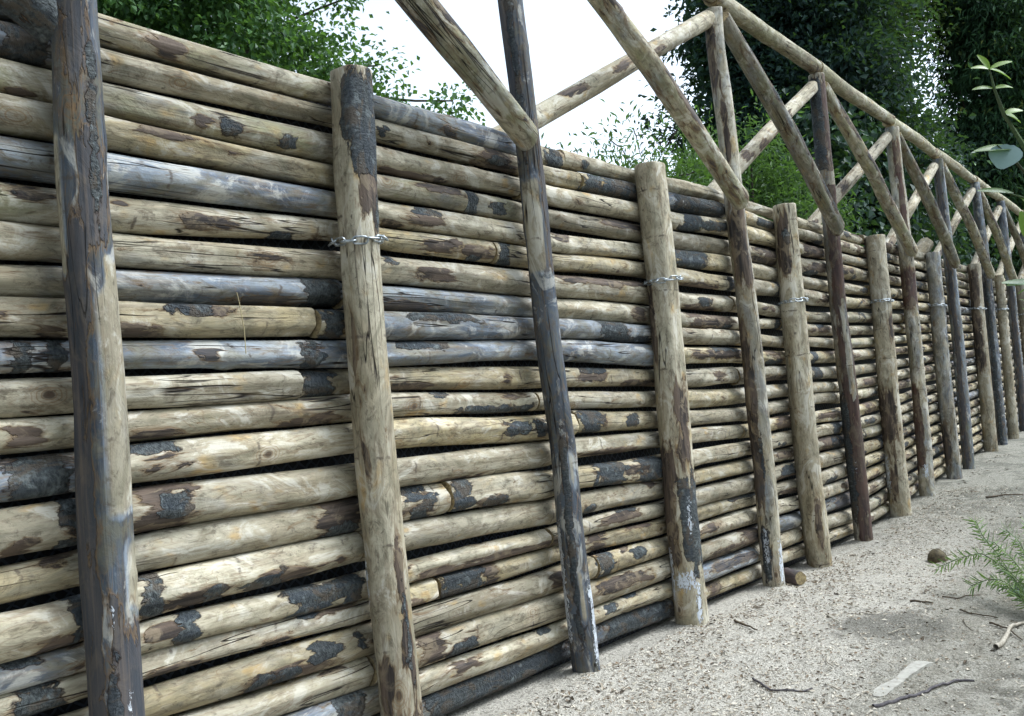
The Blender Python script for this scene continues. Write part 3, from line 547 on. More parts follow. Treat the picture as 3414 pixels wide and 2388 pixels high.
# --- black drainage mesh fixed behind the logs
t = NT('black_drainage_mesh'); P = t.n('TexCoord').outputs['Object']
w1 = t.n('TexWave', {'Vector': t.vmul(P, (1, 1, 1)), 'Scale': 14., 'Distortion': 2.5, 'Detail': 1.}, wave_type='BANDS', bands_direction='DIAGONAL').outputs[1]
w2 = t.n('TexWave', {'Vector': t.vmul(P, (-1, 1, 1)), 'Scale': 14., 'Distortion': 2.5, 'Detail': 1.}, wave_type='BANDS', bands_direction='DIAGONAL').outputs[1]
wm = t.math('MAXIMUM', t.step(w1, .8, .95), t.step(w2, .8, .95))
t.out(t.mix(wm, (.008, .008, .010), (.035, .042, .055)), .6, wm, .8, .01, .3)
xs = np.linspace(-1.3, 20.4, 260); zs = np.linspace(-.12, 2.26, 30); XX, ZZ = np.meshgrid(xs, zs, indexing='ij')
YY = PY + .118 + .058 + BAT * ZZ + .006 * fbm(XX, ZZ, 4, 3, 4.)
i = np.arange(XX.size).reshape(XX.shape); q = np.stack([i[:-1, :-1], i[1:, :-1], i[1:, 1:], i[:-1, 1:]], -1).reshape(-1, 4)
V = np.stack([XX, YY, ZZ], -1).reshape(-1, 3); V2 = V + np.array([0, .012, 0])
me = mesh_np('backing_mesh', np.concatenate([V, V2]), np.concatenate([q, q[:, ::-1] + len(V)]))
link('backing_mesh', me, t.m, fence)
# wavy wires of the drainage mesh standing just proud of it, seen through the gaps
def tube_np(P_, R, m=6):
    P_ = np.asarray(P_, float); R = np.broadcast_to(np.asarray(R, float), (len(P_),))
    d = np.gradient(P_, axis=0); d /= np.linalg.norm(d, axis=1)[:, None] + 1e-9
    ref = np.where(np.abs(d[:, 2:3]) > .9, np.array([[1., 0, 0]]), np.array([[0, 0, 1.]])); u = np.cross(d, ref); u /= np.linalg.norm(u, axis=1)[:, None] + 1e-9; w = np.cross(d, u)
    a = np.linspace(0, 2 * np.pi, m, endpoint=False)
    V = P_[:, None] + R[:, None, None] * (u[:, None] * np.cos(a)[None, :, None] + w[:, None] * np.sin(a)[None, :, None])
    i = np.arange(len(P_) * m).reshape(len(P_), m); j = np.roll(i, -1, 1)
    return V.reshape(-1, 3), np.stack([i[:-1], j[:-1], j[1:], i[1:]], -1).reshape(-1, 4)
class Bag:
    def __init__(s): s.v, s.q, s.a, s.n = [], [], [], 0
    def add(s, V, Q, val=0.):
        s.v.append(V); s.q.append(Q + s.n); s.a.append(np.broadcast_to(np.asarray(val, float), (len(V),))); s.n += len(V)
    def tube(s, P_, R, m=6, val=0.): s.add(*tube_np(P_, R, m), val)
    def obj(s, name, mat, parent=None, smooth=True):
        V = np.concatenate(s.v)
        if parent is not None: V = V - np.array(parent.location)
        return link(name, mesh_np(name, V, np.concatenate(s.q), smooth, {'lv': np.concatenate(s.a)}), mat, parent)
bag = Bag()
for zc, a, b in ((.665, 2.1, 3.0), (.93, 3.15, 4.0), (.94, 2.1, 3.0), (1.35, 4.2, 5.1), (.525, 1.2, 2.0), (1.30, 3.1, 4.0), (.74, 1.2, 2.)):
    x = np.arange(a, b, .004); bag.tube(np.stack([x, PY + .118 + .05 + BAT * zc + 0 * x, zc + .020 * np.abs(np.sin(x * 2 * np.pi / .075)) - .01], -1), .0018, 5)
bag.obj('mesh_wire', simple('blue_black_wire', (.06, .075, .12), .5), fence)

# ------------------------------------------------------------------ foliage
def leaf_quads(P, N, D, ln, wd):
    """one small four-cornered leaf per point: P base, D long direction, N facing; slightly folded"""
    S = np.cross(D, N); S /= np.linalg.norm(S, axis=1)[:, None] + 1e-9; N2 = np.cross(S, D)
    ln = np.broadcast_to(ln, (len(P),))[:, None]; wd = np.broadcast_to(wd, (len(P),))[:, None]
    a = P; b = P + D * ln * .45 + S * wd * .5 + N2 * wd * .18; c = P + D * ln - N2 * ln * .12; d = P + D * ln * .45 - S * wd * .5 + N2 * wd * .18
    V = np.stack([a, b, c, d], 1).reshape(-1, 3); Q = np.arange(len(P) * 4).reshape(-1, 4); return V, Q

def unit(v): return v / (np.linalg.norm(v, axis=-1, keepdims=True) + 1e-9)

def crown_leaves(blobs, nclus, per, csz, lsz, asp, seed, droop=.35, flat=.6, extra=(), hole=-.33):
    """clusters of leaves inside a union of uneven ellipsoids. blobs: (centre, radii, weight)"""
    r_ = np.random.default_rng(seed); cl = []
    w = np.array([b[2] for b in blobs], float); w /= w.sum()
    while len(cl) < nclus:
        b = blobs[r_.choice(len(blobs), p=w)]; d = unit(r_.normal(size=3)); rad = r_.uniform(.15, 1) ** .42
        k = 1 + .30 * fbm(np.array([d[0] * 2 + d[2]]), np.array([d[1] * 2 - d[2]]), seed, 3, 1.3)[0]
        p = np.array(b[0]) + d * rad * k * np.array(b[1])
        if fbm(np.array([p[0] * 1.1 + p[1] * .7]), np.array([p[2] * 1.3]), seed + 5, 3, 1.)[0] < hole * (1 if rad > .5 else 2): continue
        cl.append(p)
    cl += [np.array(e) for e in extra]; cl = np.array(cl)
    n = len(cl) * per; ci = np.repeat(np.arange(len(cl)), per)
    sz = csz * r_.uniform(.6, 1.3, len(cl))
    off = r_.normal(size=(n, 3)) * np.array([1, 1, flat]) * .55; off = off * sz[ci][:, None]
    P = cl[ci] + off
    D = unit(unit(off + 1e-4) * .7 + r_.normal(size=(n, 3)) * .6 + np.array([0, 0, -droop])); N = unit(r_.normal(size=(n, 3)) * .6 + np.array([0, 0, 1.]))
    ln = lsz * r_.uniform(.65, 1.25, n)
    lv = np.clip(r_.uniform(0, 1, len(cl))[ci] * .45 + r_.uniform(0, .6, n), 0, 1)
    V, Q = leaf_quads(P, N, D, ln, ln * asp); return cl, V, Q, np.repeat(lv, 4)

BARK = simple('tree_bark', (.085, .07, .055), .9, 0, (.035, .03, .025), 25., .03)
def tree(name, base, blobs, nclus, per, csz, lsz, asp, mat, seed, label, cat='tree', group=None, trunk_r=.14, limbs=26, extra=(), droop=.35, flat=.6, lean=(0, 0), hole=-.33):
    bz = float(ground_z(base[0], base[1])) - .15; t = empty(name, (base[0], base[1], bz)); tag(t, label, cat, group)
    cl, V, Q, lv = crown_leaves(blobs, nclus, per, csz, lsz, asp, seed, droop, flat, extra, hole)
    t_ = np.array(t.location)
    link('crown', mesh_np('crown', V - t_, Q, False, {'lv': lv}), mat, t)
    bag = Bag(); r_ = np.random.default_rng(seed + 1)
    top = np.average([b[0] for b in blobs], axis=0, weights=[b[2] for b in blobs]); h = max(b[0][2] + b[1][2] * .6 for b in blobs)
    k = np.linspace(0, 1, 14)[:, None]; b0 = np.array([base[0], base[1], bz]); b1 = np.array([top[0] + lean[0], top[1] + lean[1], h])
    tr = b0 * (1 - k) + b1 * k + np.stack([np.sin(k[:, 0] * 5 + seed), np.cos(k[:, 0] * 4 + seed), 0 * k[:, 0]], -1) * .06 * k
    bag.tube(tr, np.linspace(trunk_r, trunk_r * .15, 14) * (1 + .25 * np.exp(-np.arange(14))), 12)
    sel = r_.permutation(len(cl))[:limbs]; sel = np.concatenate([sel, np.arange(nclus, len(cl))]).astype(int)
    for c in sel:
        p = cl[c]; f = np.clip((p[2] - bz) / (h - bz) - r_.uniform(.12, .3), .12, .9); s = b0 * (1 - f) + b1 * f
        q = np.linspace(0, 1, 8)[:, None]; m = s * (1 - q) + p * q; m[:, 2] += np.sin(q[:, 0] * np.pi) * .12 * np.linalg.norm(p - s)
        m += r_.normal(size=m.shape) * .02 * q
        bag.tube(m, np.linspace(trunk_r * .32 * (1.1 - f), .008, 8), 6)
    bag.obj('trunk', BARK, t); return t

M_green = leaf_mat('fresh_green_leaves', (.016, .056, .020), (.080, .175, .055), .30, .5, None, .3)
M_deep = leaf_mat('deep_green_leaves', (.010, .034, .014), (.045, .105, .035), .25, .4)
M_ever = leaf_mat('dark_evergreen_leaves', (.007, .017, .018), (.026, .056, .048), .14, .7, None, .15)
M_conif = leaf_mat('conifer_sprays', (.010, .024, .016), (.032, .080, .035), .15, .7, (.12, .14, .03), .15)
M_yg = leaf_mat('yellow_green_leaves', (.02, .045, .015), (.11, .15, .04), .3, .55, (.22, .24, .05), .25)
M_ivy = leaf_mat('ivy_leaves', (.012, .030, .022), (.040, .085, .055), .12, .5, (.08, .16, .05), .25)
M_will = leaf_mat('narrow_green_leaves', (.018, .048, .018), (.085, .15, .05), .3, .5, None, .25)
BGT = 'trees standing behind the log fence'

def az(a, d, z): a = math.radians(a); return (d * math.sin(a), d * math.cos(a), z)
tree('broadleaf_tree', az(34, 9, 0)[:2], [(az(29.5, 8.6, 5.0), (1.75, 1.7, 2.3), 3), (az(36.5, 8.4, 4.6), (.95, 1.1, 1.5), 1.6), (az(27, 8.7, 4.4), (1.3, 1.2, 1.6), 1), (az(39.5, 8.6, 5.9), (.5, .7, .9), .7)], 620, 120, .28, .062, .72, M_green, 21,
     'bright green broadleaf tree behind the near end of the fence, left of the sky gap', 'tree', BGT, .13,
     extra=[az(45.3, 8.6, 3.95), az(46.0, 8.6, 3.7), az(44.7, 8.6, 3.45), az(45.6, 8.6, 4.4), az(43.8, 8.5, 4.0), az(43.6, 8.5, 5.0), az(48.2, 8.5, 3.80), az(48.9, 8.5, 3.88), az(49.5, 8.5, 3.78), az(48.6, 8.5, 3.62), az(50.2, 8.5, 4.0), az(45.9, 8.5, 4.05), az(44.5, 8.6, 4.3)])
tree('shade_tree', az(22, 13, 0)[:2], [(az(24, 12.6, 5.6), (3.6, 2.2, 3.2), 3), (az(33, 12.6, 6.0), (2.4, 2.0, 2.6), 1)], 420, 90, .5, .10, .7, M_deep, 33,
     'dark green tree farther back behind the bright green broadleaf one, sky showing in its gaps', 'tree', BGT, .2)
tree('thin_leaved_shrub', az(61, 10, 0)[:2], [(az(62.5, 10, 2.85), (1.05, .8, .85), 2), (az(59.5, 10, 2.7), (.9, .6, .62), 1.2), (az(65, 10, 3.0), (.5, .6, .8), 1)], 330, 44, .30, .095, .28, M_will, 45,
     'airy shrub with narrow leaves showing above the logs, left of the third tall post', 'shrub', None, .035, 60,
     extra=[az(56.2, 9.9, 3.45), az(55.6, 9.9, 3.6), az(58.6, 9.9, 3.55), az(60.0, 9.9, 3.85), az(61.4, 9.9, 4.0), az(63.2, 9.9, 3.8), az(64.4, 9.9, 3.9)], droop=-.1, flat=1.)
tree('evergreen_tree', az(72, 15, 0)[:2], [(az(72, 15, 6.6), (1.35, 1.5, 3.4), 3), (az(69.5, 14.6, 4.4), (.9, 1, 1.9), 1), (az(68.5, 14.6, 7.0), (.7, .8, 1.6), .7), (az(75.0, 15, 4.2), (.7, 1, 1.2), .6)], 950, 110, .46, .12, .5, M_ever, 57,
     'tall dark evergreen tree right of the open sky, behind the crossed braces', 'tree', BGT, .22,
     hole=-.6, extra=[az(64.6, 14.5, 5.3), az(64.0, 14.5, 5.0), az(63.4, 14.5, 5.2), az(65.2, 14.5, 5.6), az(64.9, 14.5, 5.0), az(65.6, 14.5, 4.6), az(65.4, 14.5, 6.4)])
tree('conifer', (22.5, 3.6), [((22.3, 2.9, 8.0), (1.6, 1.05, 3.6), 3), ((22.6, 3.3, 4.6), (1.9, 1.2, 2.0), 1.3), ((21.6, 3.0, 9.4), (1.2, .9, 1.6), .8)], 900, 85, .52, .19, .24, M_conif, 69,
     'dark conifer with drooping sprays in the top right corner behind the fence', 'tree', BGT, .22, droop=.9, flat=.35, hole=-.6)
tree('yellow_green_tree', (20.8, 6.2), [((20.5, 5.4, 9.2), (1.8, 1.6, 1.7), 2), ((21.5, 5.6, 10.5), (1.6, 1.5, 1.8), 1)], 330, 70, .50, .13, .6, M_yg, 71,
     'yellow green tree between the evergreen and the conifer, its branches crossing a bright gap', 'tree', BGT, .16, extra=[(19.9, 4.7, 6.6), (20.4, 4.5, 6.2), (21.3, 4.6, 6.4), (20.0, 4.4, 7.2), (21.0, 4.8, 5.9)])
tree('feathery_shrub', az(67.7, 11.6, 0)[:2], [(az(67.9, 11.6, 3.1), (1.0, .8, 1.25), 2), (az(70.3, 11.8, 2.7), (.9, .8, 1.0), 1)], 240, 70, .30, .10, .26, M_will, 83,
     'bright green feathery shrub below the dark evergreen, behind the third and fourth tall posts', 'shrub', None, .05, 40, droop=.2, flat=1.)
for i, (c, r_, n, lab) in enumerate((((13.6, 4.1, 3.2), (1.5, .8, 1.9), 200, 'ivy clad thicket behind the fifth tall post, nearest of the ivy thickets'),
                                     ((17.2, 4.1, 3.8), (1.9, .8, 2.4), 240, 'ivy clad thicket in the middle of the dark undergrowth behind the fence'),
                                     ((22.5, 3.6, 3.8), (3.2, .7, 2.6), 300, 'ivy clad thicket closing the far end of the fence run'))):
    tree('ivy_thicket', (c[0], c[1] + .3), [(c, r_, 1)], n, 55, .42, .12, .85, M_ivy, 90 + i, lab, 'ivy thicket', 'ivy thickets behind the fence', .1, 14, droop=.7, flat=.8)

tree('dark_backdrop_tree', (24.8, 8.2), [((24.4, 8.2, 8.5), (2.0, 2.0, 6.), 3), ((23.5, 8.2, 5.5), (2., 1.8, 3.), 1)], 700, 70, .75, .20, .6, M_ever, 111,
     'large dark tree farthest back, filling the gaps behind the evergreen', 'tree', BGT, .3, hole=-.7)
# unseen foliage added to block low sky and shade the fence's near end
bl_ = [((x, -3.2 + .5 * math.sin(x * 1.3), 2.0 + .3 * math.sin(x * 2.1)), (1.6, .9, 2.4), 1) for x in np.arange(-3, 24, 1.7)]
tree('unseen_hedge', (6., -3.4), bl_, 900, 34, .5, .16, .6, M_deep, 131, 'unseen tall leafy screen added along the other side of the path to block low sky', 'unseen_hedge', None, .08, 40, hole=-2.)
tree('unseen_overhanging_tree', (-2.2, -3.6), [((-1.6, -2.4, 5.4), (2.4, 1.9, 1.6), 3), ((-2.4, .2, 6.2), (1.8, 1.6, 1.2), 1)], 380, 50, .5, .16, .65, M_deep, 141, 'broad unseen tree added over the near end of the path to shade it', 'tree', None, .2)
# ------------------------------------------------------------------ plants in front of the fence
def blade(bag, P, D, N, ln, wd, val, n=5, curl=.25):
    P, D, N = (np.asarray(v, float) for v in (P, D, N)); D = unit(D); S = unit(np.cross(D, N)); N = np.cross(S, D)
    t = np.linspace(0, 1, n + 1); w = np.sin(np.pi * np.clip(t * .92 + .04, 0, 1)) ** .75 * wd / 2
    mid = P + D * (t * ln)[:, None] - N * (curl * ln * t ** 2)[:, None]
    L = mid + S * w[:, None] + N * (w * .35)[:, None]; R = mid - S * w[:, None] + N * (w * .35)[:, None]
    V = np.concatenate([L, mid, R]); i = np.arange(n + 1); a = np.stack([i[:-1], i[1:], i[1:] + n + 1, i[:-1] + n + 1], -1); bag.add(V, np.concatenate([a, a + n + 1]), val)

M_sprig = leaf_mat('shrub_leaves', (.05, .12, .03), (.22, .32, .06), .35, .35)
M_stem = simple('green_stem', (.07, .11, .04), .7, 0, (.05, .06, .03))
M_rose = leaf_mat('narrow_plant_leaves', (.06, .12, .04), (.22, .33, .10), .25, .45)
sh = empty('leafy_shrub', (1.95, -.12, 0)); tag(sh, 'yellow green leafy shrub sprig reaching in from the right edge', 'shrub')
st = Bag(); lf = Bag(); rr = np.random.default_rng(4)
main = np.array([(1.95, -.12, -.02), (1.86, -.03, .7), (1.80, .05, 1.15), (1.725, .125, 1.42), (1.685, .17, 1.53), (1.660, .198, 1.597), (1.643, .219, 1.648), (1.634, .228, 1.690), (1.630, .232, 1.722)])
st.tube(main, np.linspace(.009, .0012, len(main)), 7)
view = unit(np.array([-1.6, -.2, .15])); rt = np.array([.6, -.79, -.05])
def sp(P, ang, ln, wd, v, curl=.2, nn=None):
    a = math.radians(ang); D = rt * math.cos(a) + np.array([0, 0, 1.]) * math.sin(a) + view * rr.uniform(-.3, .3); N = view * .8 + np.array([0, 0, .7]) if nn is None else np.array(nn); blade(lf, P, D, N, ln, wd, v, 6, curl)
for P, ang, ln, wd, v in ((main[8], 120, .030, .012, 1.), (main[8], 165, .028, .012, .9), (main[8], 20, .035, .013, .8), (main[8], -8, .045, .013, .9), (main[7], 172, .034, .012, .6), (main[7], 14, .034, .015, .8),
                          (main[6], 15, .030, .016, .7), (main[6], -12, .034, .018, .8), (main[5], 30, .03, .016, .6)):
    sp(P, ang, ln, wd, v)
tw = np.array([(1.725, .125, 1.42), (1.69, .17, 1.50), (1.655, .212, 1.575), (1.638, .232, 1.60)]); st.tube(tw, (.004, .003, .002, .001), 6)
sp((1.660, .205, 1.592), 178, .070, .020, .35, .1); lf_, lf = lf, Bag(); sp((1.650, .215, 1.598), -115, .046, .050, .5, .05, view * 1. + np.array([0, 0, .1])); big_, lf = lf, lf_; sp((1.665, .195, 1.590), 5, .05, .022, .4)
tw = np.array([(1.725, .125, 1.42), (1.70, .155, 1.47), (1.668, .190, 1.505), (1.640, .226, 1.522)]); st.tube(tw, (.004, .003, .002, .001), 6)
sp((1.648, .216, 1.520), 170, .055, .014, .2, .1); sp((1.655, .207, 1.512), -35, .045, .020, .4); sp((1.665, .195, 1.508), -75, .035, .022, .3); sp((1.668, .190, 1.505), 20, .045, .02, .5)
tw = np.array([(1.80, .05, 1.15), (1.74, .10, 1.27), (1.68, .17, 1.36), (1.650, .215, 1.378)]); st.tube(tw, (.005, .004, .003, .0015), 6)
sp((1.668, .190, 1.372), 178, .060, .018, .35, .15); sp((1.672, .186, 1.367), 172, .075, .017, .15, .1); sp((1.668, .19, 1.372), 80, .05, .012, .7); sp((1.675, .18, 1.375), 60, .06, .014, .8); sp((1.68, .175, 1.37), -10, .06, .02, .5); sp((1.66, .20, 1.44), 100, .05, .02, .6)
tw = np.array([(1.74, .10, 1.27), (1.69, .16, 1.32), (1.672, .185, 1.33)]); st.tube(tw, (.003, .002, .001), 6)
for k in range(14): sp((1.672 + rr.uniform(-.01, .02), .185 + rr.uniform(-.02, .01), 1.30 + .012 * k), rr.uniform(100, 210), .035, .004, .5)
st.obj('stem', M_stem, sh); lf.obj('leaves', M_sprig, sh); bl2 = big_.obj('leaf', leaf_mat('leaf_with_sky_sheen', (.17, .26, .25), (.26, .36, .36), .12, .3), sh); bl2['label'] = 'broad leaf facing the path, reflected sky painted in as grey green'  # sky reflection painted as the broad leaf's pale bluish colour

nr = empty('narrow_leaved_plant', (4.70, .62, float(ground_z(4.70, .62)))); tag(nr, 'low sprawling plant with narrow green leaves on the sandy ground at the right', 'plant')
st = Bag(); lf = Bag(); root = np.array(nr.location)
stems = [[root, (5.00, .75, .10), (5.162, .866, .163), (5.316, .993, .194), (5.352, 1.114, .150), (5.374, 1.235, .085)],
         [root, (5.05, .80, .12), (5.26, .902, .20), (5.324, .979, .28), (5.411, 1.026, .355)],
         [root, (4.874, .753, .08), (4.936, .833, .145), (4.945, .904, .140), (4.939, .997, .095)],
         [root, (5.05, .72, .20), (5.25, .80, .28), (5.40, .88, .31)], [root, (5.0, .66, .22), (5.2, .70, .30), (5.45, .78, .34)],
         [root, (4.95, .62, .18), (5.15, .62, .27), (5.3, .66, .30)], [root, (4.85, .70, .16), (5.0, .80, .24), (5.12, .90, .30)],
         [root, (4.75, .6, .2), (4.95, .62, .32), (5.1, .7, .36)],
         [root, (4.8, .68, .08), (4.9, .74, .10), (5.05, .84, .10), (5.1, .9, .09)], [root, (4.9, .6, .12), (5.05, .62, .2), (5.1, .7, .25)]]
for s_ in stems:
    s_ = np.array([np.asarray(q, float) for q in s_]); L = np.concatenate([[0], np.cumsum(np.linalg.norm(np.diff(s_, axis=0), axis=1))]); k = np.arange(0, L[-1], .009)
    P_ = np.stack([np.interp(k, L, s_[:, q]) for q in range(3)], -1); ker = np.ones(7) / 7
    P_ = np.stack([np.convolve(np.pad(P_[:, q], 3, mode='edge'), ker, 'valid') for q in range(3)], -1); st.tube(P_, np.linspace(.0045, .0018, len(P_)), 6)
    d = unit(np.gradient(P_, axis=0)); a = 0
    for i in range(int(len(P_) * .22), len(P_)):
        a += 2.4; u = unit(np.cross(d[i], [0, 0, 1.])); w = np.cross(u, d[i]); o = u * math.cos(a) + w * math.sin(a)
        for sgn in (1, -1):
            if rr.random() < .2: continue
            blade(lf, P_[i], o * sgn + d[i] * rr.uniform(.5, 1.0), np.cross(o * sgn, d[i]) + d[i] * .4 + np.array([0, 0, .3]), rr.uniform(.040, .075), rr.uniform(.0050, .0080), rr.uniform(0, 1), 3, rr.uniform(-.05, .25))
st.obj('stem', M_stem, nr); lf.obj('leaves', M_rose, nr)

# ------------------------------------------------------------------ things lying about
def lump(name, C, rad, mat, seed, label, cat, flat=1.):
    n, m = 28, 18; th, ph = np.meshgrid(np.linspace(0, 2 * np.pi, n, endpoint=False), np.linspace(.02, np.pi - .02, m))
    k = 1 + .16 * fbm(np.cos(th) * 2 + ph, np.sin(th) * 2 + ph * 1.7, seed, 4, 1.2)
    V = np.stack([rad[0] * k * np.sin(ph) * np.cos(th), rad[1] * k * np.sin(ph) * np.sin(th), rad[2] * k * np.cos(ph)], -1).reshape(-1, 3)
    i = np.arange(n * m).reshape(m, n); j = np.roll(i, -1, 1); Q = np.stack([i[:-1], i[1:], j[1:], j[:-1]], -1).reshape(-1, 4)
    T = np.concatenate([np.stack([i[0], j[0], np.full(n, n * m)], -1), np.stack([j[-1], i[-1], np.full(n, n * m + 1)], -1)])
    V = np.concatenate([V, [V[:n].mean(0)], [V[-n:].mean(0)]])
    o = link(name, mesh_np(name, V, Q, True, None, T), mat); o.location = C; tag(o, label, cat); return o
def gz(x, y, d=0.): return (x, y, float(ground_z(x, y)) + d)
lump('stone', gz(6.27, 1.43, .015), (.075, .06, .058), simple('brown_stone', (.11, .09, .05), .85, 0, (.05, .04, .025), 30., .02), 3, 'dome shaped brown stone half sunk in the sand beyond the plant', 'stone')
lump('stone', gz(5.37, .84, .008), (.055, .045, .030), simple('blue_grey_stone', (.16, .22, .25), .8, 0, (.10, .13, .14), 30., .02), 8, 'small blue grey stone under the narrow leaved plant', 'stone')
lump('soil_clod', gz(4.42, .64, .004), (.05, .04, .028), simple('dark_soil', (.05, .045, .035), .95, 0, (.03, .025, .02), 40., .03), 12, 'dark clod of soil at the right edge near the forked twig', 'soil clod')
# sawn offcut lying by the third tall post
c0 = np.array(gz(5.27, 2.02, .052)); off = empty('log_offcut', tuple(c0)); tag(off, 'short sawn dark brown offcut lying against the foot of the third tall post', 'log offcut')
V, Q, T, at, M = log_geo([(.07, .06, -.01), (0, 0, -.01), (-.01, -.06, -.01)], (.042, .044, .042), 77, .01, 24, front=(0, 0, 1), tone=(.9, .1, 0, .3), base=.4)
link('offcut_wood', mesh_np('offcut_wood', V, Q, True, at, T), WOOD, off, M)
for k, (a, b, r_, lab) in enumerate((((11.35, 2.62, 2.36), (11.75, 2.50, 2.62), .085, 'upper of two sawn log ends on the bank behind the far fence'),
                                     ((11.75, 2.75, 2.35), (12.3, 2.55, 2.42), .10, 'lower of two sawn log ends on the bank behind the far fence'))):
    e_ = empty('bank_log', a); tag(e_, lab, 'log')
    V, Q, T, at, M = log_geo([np.array(a) * 0, (np.array(b) - np.array(a)) * .5, np.array(b) - np.array(a)], (r_, r_, r_), 400 + k, .02, 20, tone=(.2, .4, .2, 0), base=.0)
    link('log_wood', mesh_np('log_wood', V, Q, True, at, T), WOOD, e_, M)

def strand(name, pts, r0, r1, mat, label, cat, seed=0, wig=.006, lift=.004, group=None):
    p = np.array(pts, float); L = np.concatenate([[0], np.cumsum(np.linalg.norm(np.diff(p, axis=0), axis=1))]); k = np.linspace(0, L[-1], max(10, int(L[-1] / .012)))
    P_ = np.stack([np.interp(k, L, p[:, q]) for q in range(2)], -1); P_[:, 0] += wig * fbm(k, k * 0 + seed, seed, 3, 9.); P_[:, 1] += wig * fbm(k, k * 0 + seed, seed + 3, 3, 9.)
    ker = np.ones(5) / 5; P_ = np.stack([np.convolve(np.pad(P_[:, q], 2, mode='edge'), ker, 'valid') for q in range(2)], -1)
    z = ground_z(P_[:, 0], P_[:, 1]) + lift + np.abs(fbm(k, k * 0 + 5, seed + 7, 2, 5.)) * lift * 2
    V, Q = tube_np(np.column_stack([P_, z]), np.linspace(r0, r1, len(k)), 7); o0 = V[0].copy()
    o = link(name, mesh_np(name, V - o0, Q), mat); o.location = o0; tag(o, label, cat, group); return o
M_cord = simple('dark_root', (.10, .09, .095), .7, 0, (.05, .045, .05), 60.)
M_twig = simple('dry_twig', (.12, .09, .06), .85, 0, (.05, .04, .03), 60.)
M_pale = simple('pale_twig', (.42, .38, .31), .8, 0, (.28, .25, .2), 60.)
strand('root', [(3.30, 1.01), (3.356, .975), (3.517, .907), (3.60, .885), (3.658, .876), (3.782, .823), (3.82, .77)], .0075, .004, M_cord, 'long dark root curving across the sand in the bottom right corner', 'root', 1, .004)
strand('root', [(3.40, 1.50), (3.34, 1.44), (3.291, 1.371), (3.317, 1.286), (3.39, 1.25)], .005, .003, M_cord, 'thin dark root bent like a bow on the sawdust at the bottom', 'root', 2, .004)
strand('forked_twig', [(4.25, .775), (4.32, .76), (4.42, .755), (4.60, .765), (4.75, .72)], .012, .006, M_pale, 'thick pale twig at the right edge of the sand', 'twig', 3, .008, .008)
TW = [([(4.143, 1.902), (4.08, 1.81), (4.022, 1.728)], .010, 'dark twig beside the foot of the second short post', M_twig),
      ([(4.918, 1.04), (4.84, .95), (4.773, .848)], .006, 'dark twig lying just in front of the narrow leaved plant', M_twig),
      ([(8.813, 1.571), (8.9, 1.43), (8.989, 1.297)], .013, 'dark twig far along the path at the right edge', M_twig),
      ([(4.26, 1.211), (4.36, 1.19), (4.442, 1.149)], .004, 'slender pale twig beside the damp patch', M_pale),
      ([(4.683, .862), (4.56, .76), (4.413, .686)], .007, 'dark twig slanting towards the bottom of the right edge', M_twig),
      ([(5.163, 1.174), (5.2, 1.10), (5.279, 1.001)], .006, 'dark twig under the tip of the narrow leaved plant', M_twig),
      ([(5.0, 1.30), (5.03, 1.24), (5.02, 1.18)], .010, 'short stub of dark twig between damp patch and plant', M_twig),
      ([(4.55, 1.58), (4.49, 1.53), (4.44, 1.47)], .005, 'pale splinter of wood left of the damp patch', M_pale),
      ([(4.72, .98), (4.62, .96), (4.50, .90)], .004, 'thin crooked twig in front of the damp patch', M_twig),
      ([(3.78, 1.32), (3.70, 1.30), (3.66, 1.25)], .005, 'pale splinter near the bow shaped root', M_pale)]
for k, (p, r_, lab, m) in enumerate(TW): strand('twig', p, r_ * .7, r_ * .35, m, lab, 'twig', 20 + k, .012, .005, 'twigs scattered on the sand')
# half buried pale lath
a, b = np.array(gz(3.93, .968, .004)), np.array(gz(3.45, 1.037, .004)); ax = unit(b - a); sd = unit(np.cross(ax, [0, 0, 1.])); up = np.array([0, 0, 1.])
n = 24; V = []; 
for i in range(n + 1):
    q = i / n; c = a + (b - a) * q; c[2] = float(ground_z(c[0], c[1])) + .007 - .004 * q; w = .024 + .004 * math.sin(q * 9) - (.014 if q > .96 else 0); h = .008 - .006 * q
    V += [c - sd * w - up * .01 - a, c - sd * w + up * h - a, c + sd * w + up * (h - .001) - a, c + sd * w - up * .01 - a]
i = np.arange(n)[:, None] * 4; Q = np.concatenate([np.concatenate([i + k, i + (k + 1) % 4, i + 4 + (k + 1) % 4, i + 4 + k], 1) for k in range(4)] + [[[3, 2, 1, 0]], [[n * 4, n * 4 + 1, n * 4 + 2, n * 4 + 3]]])
o = link('wooden_lath', mesh_np('wooden_lath', V, Q, False), simple('sun_bleached_lath', (.40, .385, .34), .85, 0, (.30, .285, .25), 40.)); o.location = a
tag(o, 'pale flat wooden lath half buried in the sand near the bottom right', 'wooden lath')
# straws caught on the logs
for k, (p, lab) in enumerate((([fpt(1.567, 1.585, .056), fpt(1.572, 1.56, .055), fpt(1.585, 1.48, .058), fpt(1.59, 1.41, .064)], 'dry grass straw hanging over the logs between the first two posts'),)):
    V, Q = tube_np(np.array(p), .0013, 6); o0 = V[0].copy(); o = link('straw', mesh_np('straw', V - o0, Q), simple('straw', (.50, .42, .24), .7)); o.location = o0; tag(o, lab, 'straw')

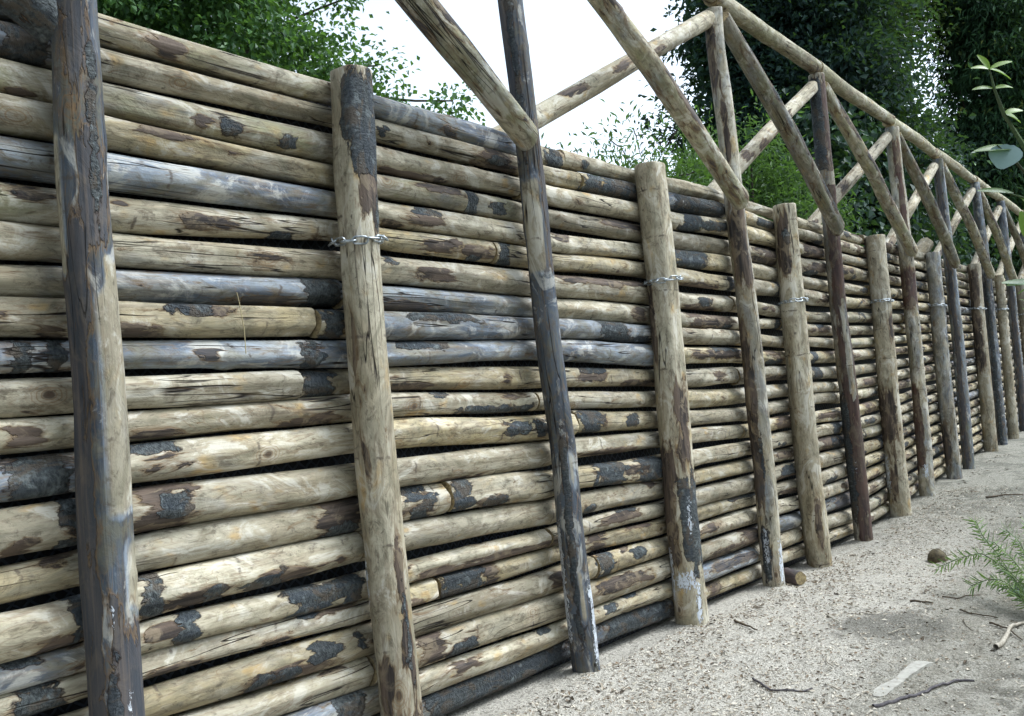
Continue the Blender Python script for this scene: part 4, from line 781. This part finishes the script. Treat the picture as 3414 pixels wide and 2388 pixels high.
# wood chips and litter: nobody could count them
r_ = np.random.default_rng(99); n = 60000
x = r_.uniform(0, 1, n) ** 1.5 * 7.5 + 2.0; y = 2.06 - np.abs(r_.normal(0, .75, n)); keep = (y > -.6); x, y = x[keep], y[keep]; n = len(x)
cl_ = fbm(x, y, 31, 4, 5.); keep = cl_ > r_.uniform(-.7, .35, n); x, y = x[keep], y[keep]; n = len(x)
sz = r_.uniform(.2, 1, n) ** 3.4 * .012 + .0018; z = ground_z(x, y) + .0015 + sz * .25
D = unit(np.column_stack([r_.normal(size=n), r_.normal(size=n), r_.normal(size=n) * .25])); N = unit(np.column_stack([r_.normal(size=n) * .45, r_.normal(size=n) * .45, np.ones(n)]))
V, Q = leaf_quads(np.column_stack([x, y, z]), N, D, sz * r_.uniform(1, 2.6, n), sz * r_.uniform(.5, 1.1, n))
lv = np.where(r_.random(n) < .17, r_.uniform(0, .42, n) ** 1., r_.uniform(.42, 1, n))
t = NT('wood_chips'); v = t.n('Attribute', attribute_name='lv').outputs['Fac']
c = t.mix(t.step(v, .0, .3), (.045, .035, .025), (.20, .15, .10)); c = t.mix(t.step(v, .35, .9), c, (.60, .55, .46)); t.out(c, .85)
o = link('wood_chips', mesh_np('wood_chips', V, Q, False, {'lv': np.repeat(lv, 4)}), t.m); tag(o, 'pale sawdust chips and bark litter scattered along the foot of the fence', 'wood chips', kind='stuff')
# dark leaf and bark litter
n = 3000; x = r_.uniform(2.4, 12, n); y = r_.uniform(-.3, 2.0, n); keep = fbm(x, y, 41, 3, 3.) > r_.uniform(-.4, .6, n); x, y = x[keep], y[keep]; n = len(x); y = np.where(r_.random(n) < .45, 1.98 - np.abs(r_.normal(0, .08, n)), y)
sz = r_.uniform(.2, 1, n) ** 2 * .026 + .004; z = ground_z(x, y) + .002; D = unit(np.column_stack([r_.normal(size=n), r_.normal(size=n), r_.normal(size=n) * .12])); N = unit(np.column_stack([r_.normal(size=n) * .35, r_.normal(size=n) * .35, np.ones(n)]))
V, Q = leaf_quads(np.column_stack([x, y, z]), N, D, sz * r_.uniform(1, 2.2, n), sz * .45)
o = link('bark_litter', mesh_np('bark_litter', V, Q, False, {'lv': np.repeat(r_.uniform(0, .3, n), 4)}), t.m); tag(o, 'dark scraps of bark and dead leaf strewn over the sand', 'bark litter', kind='stuff')
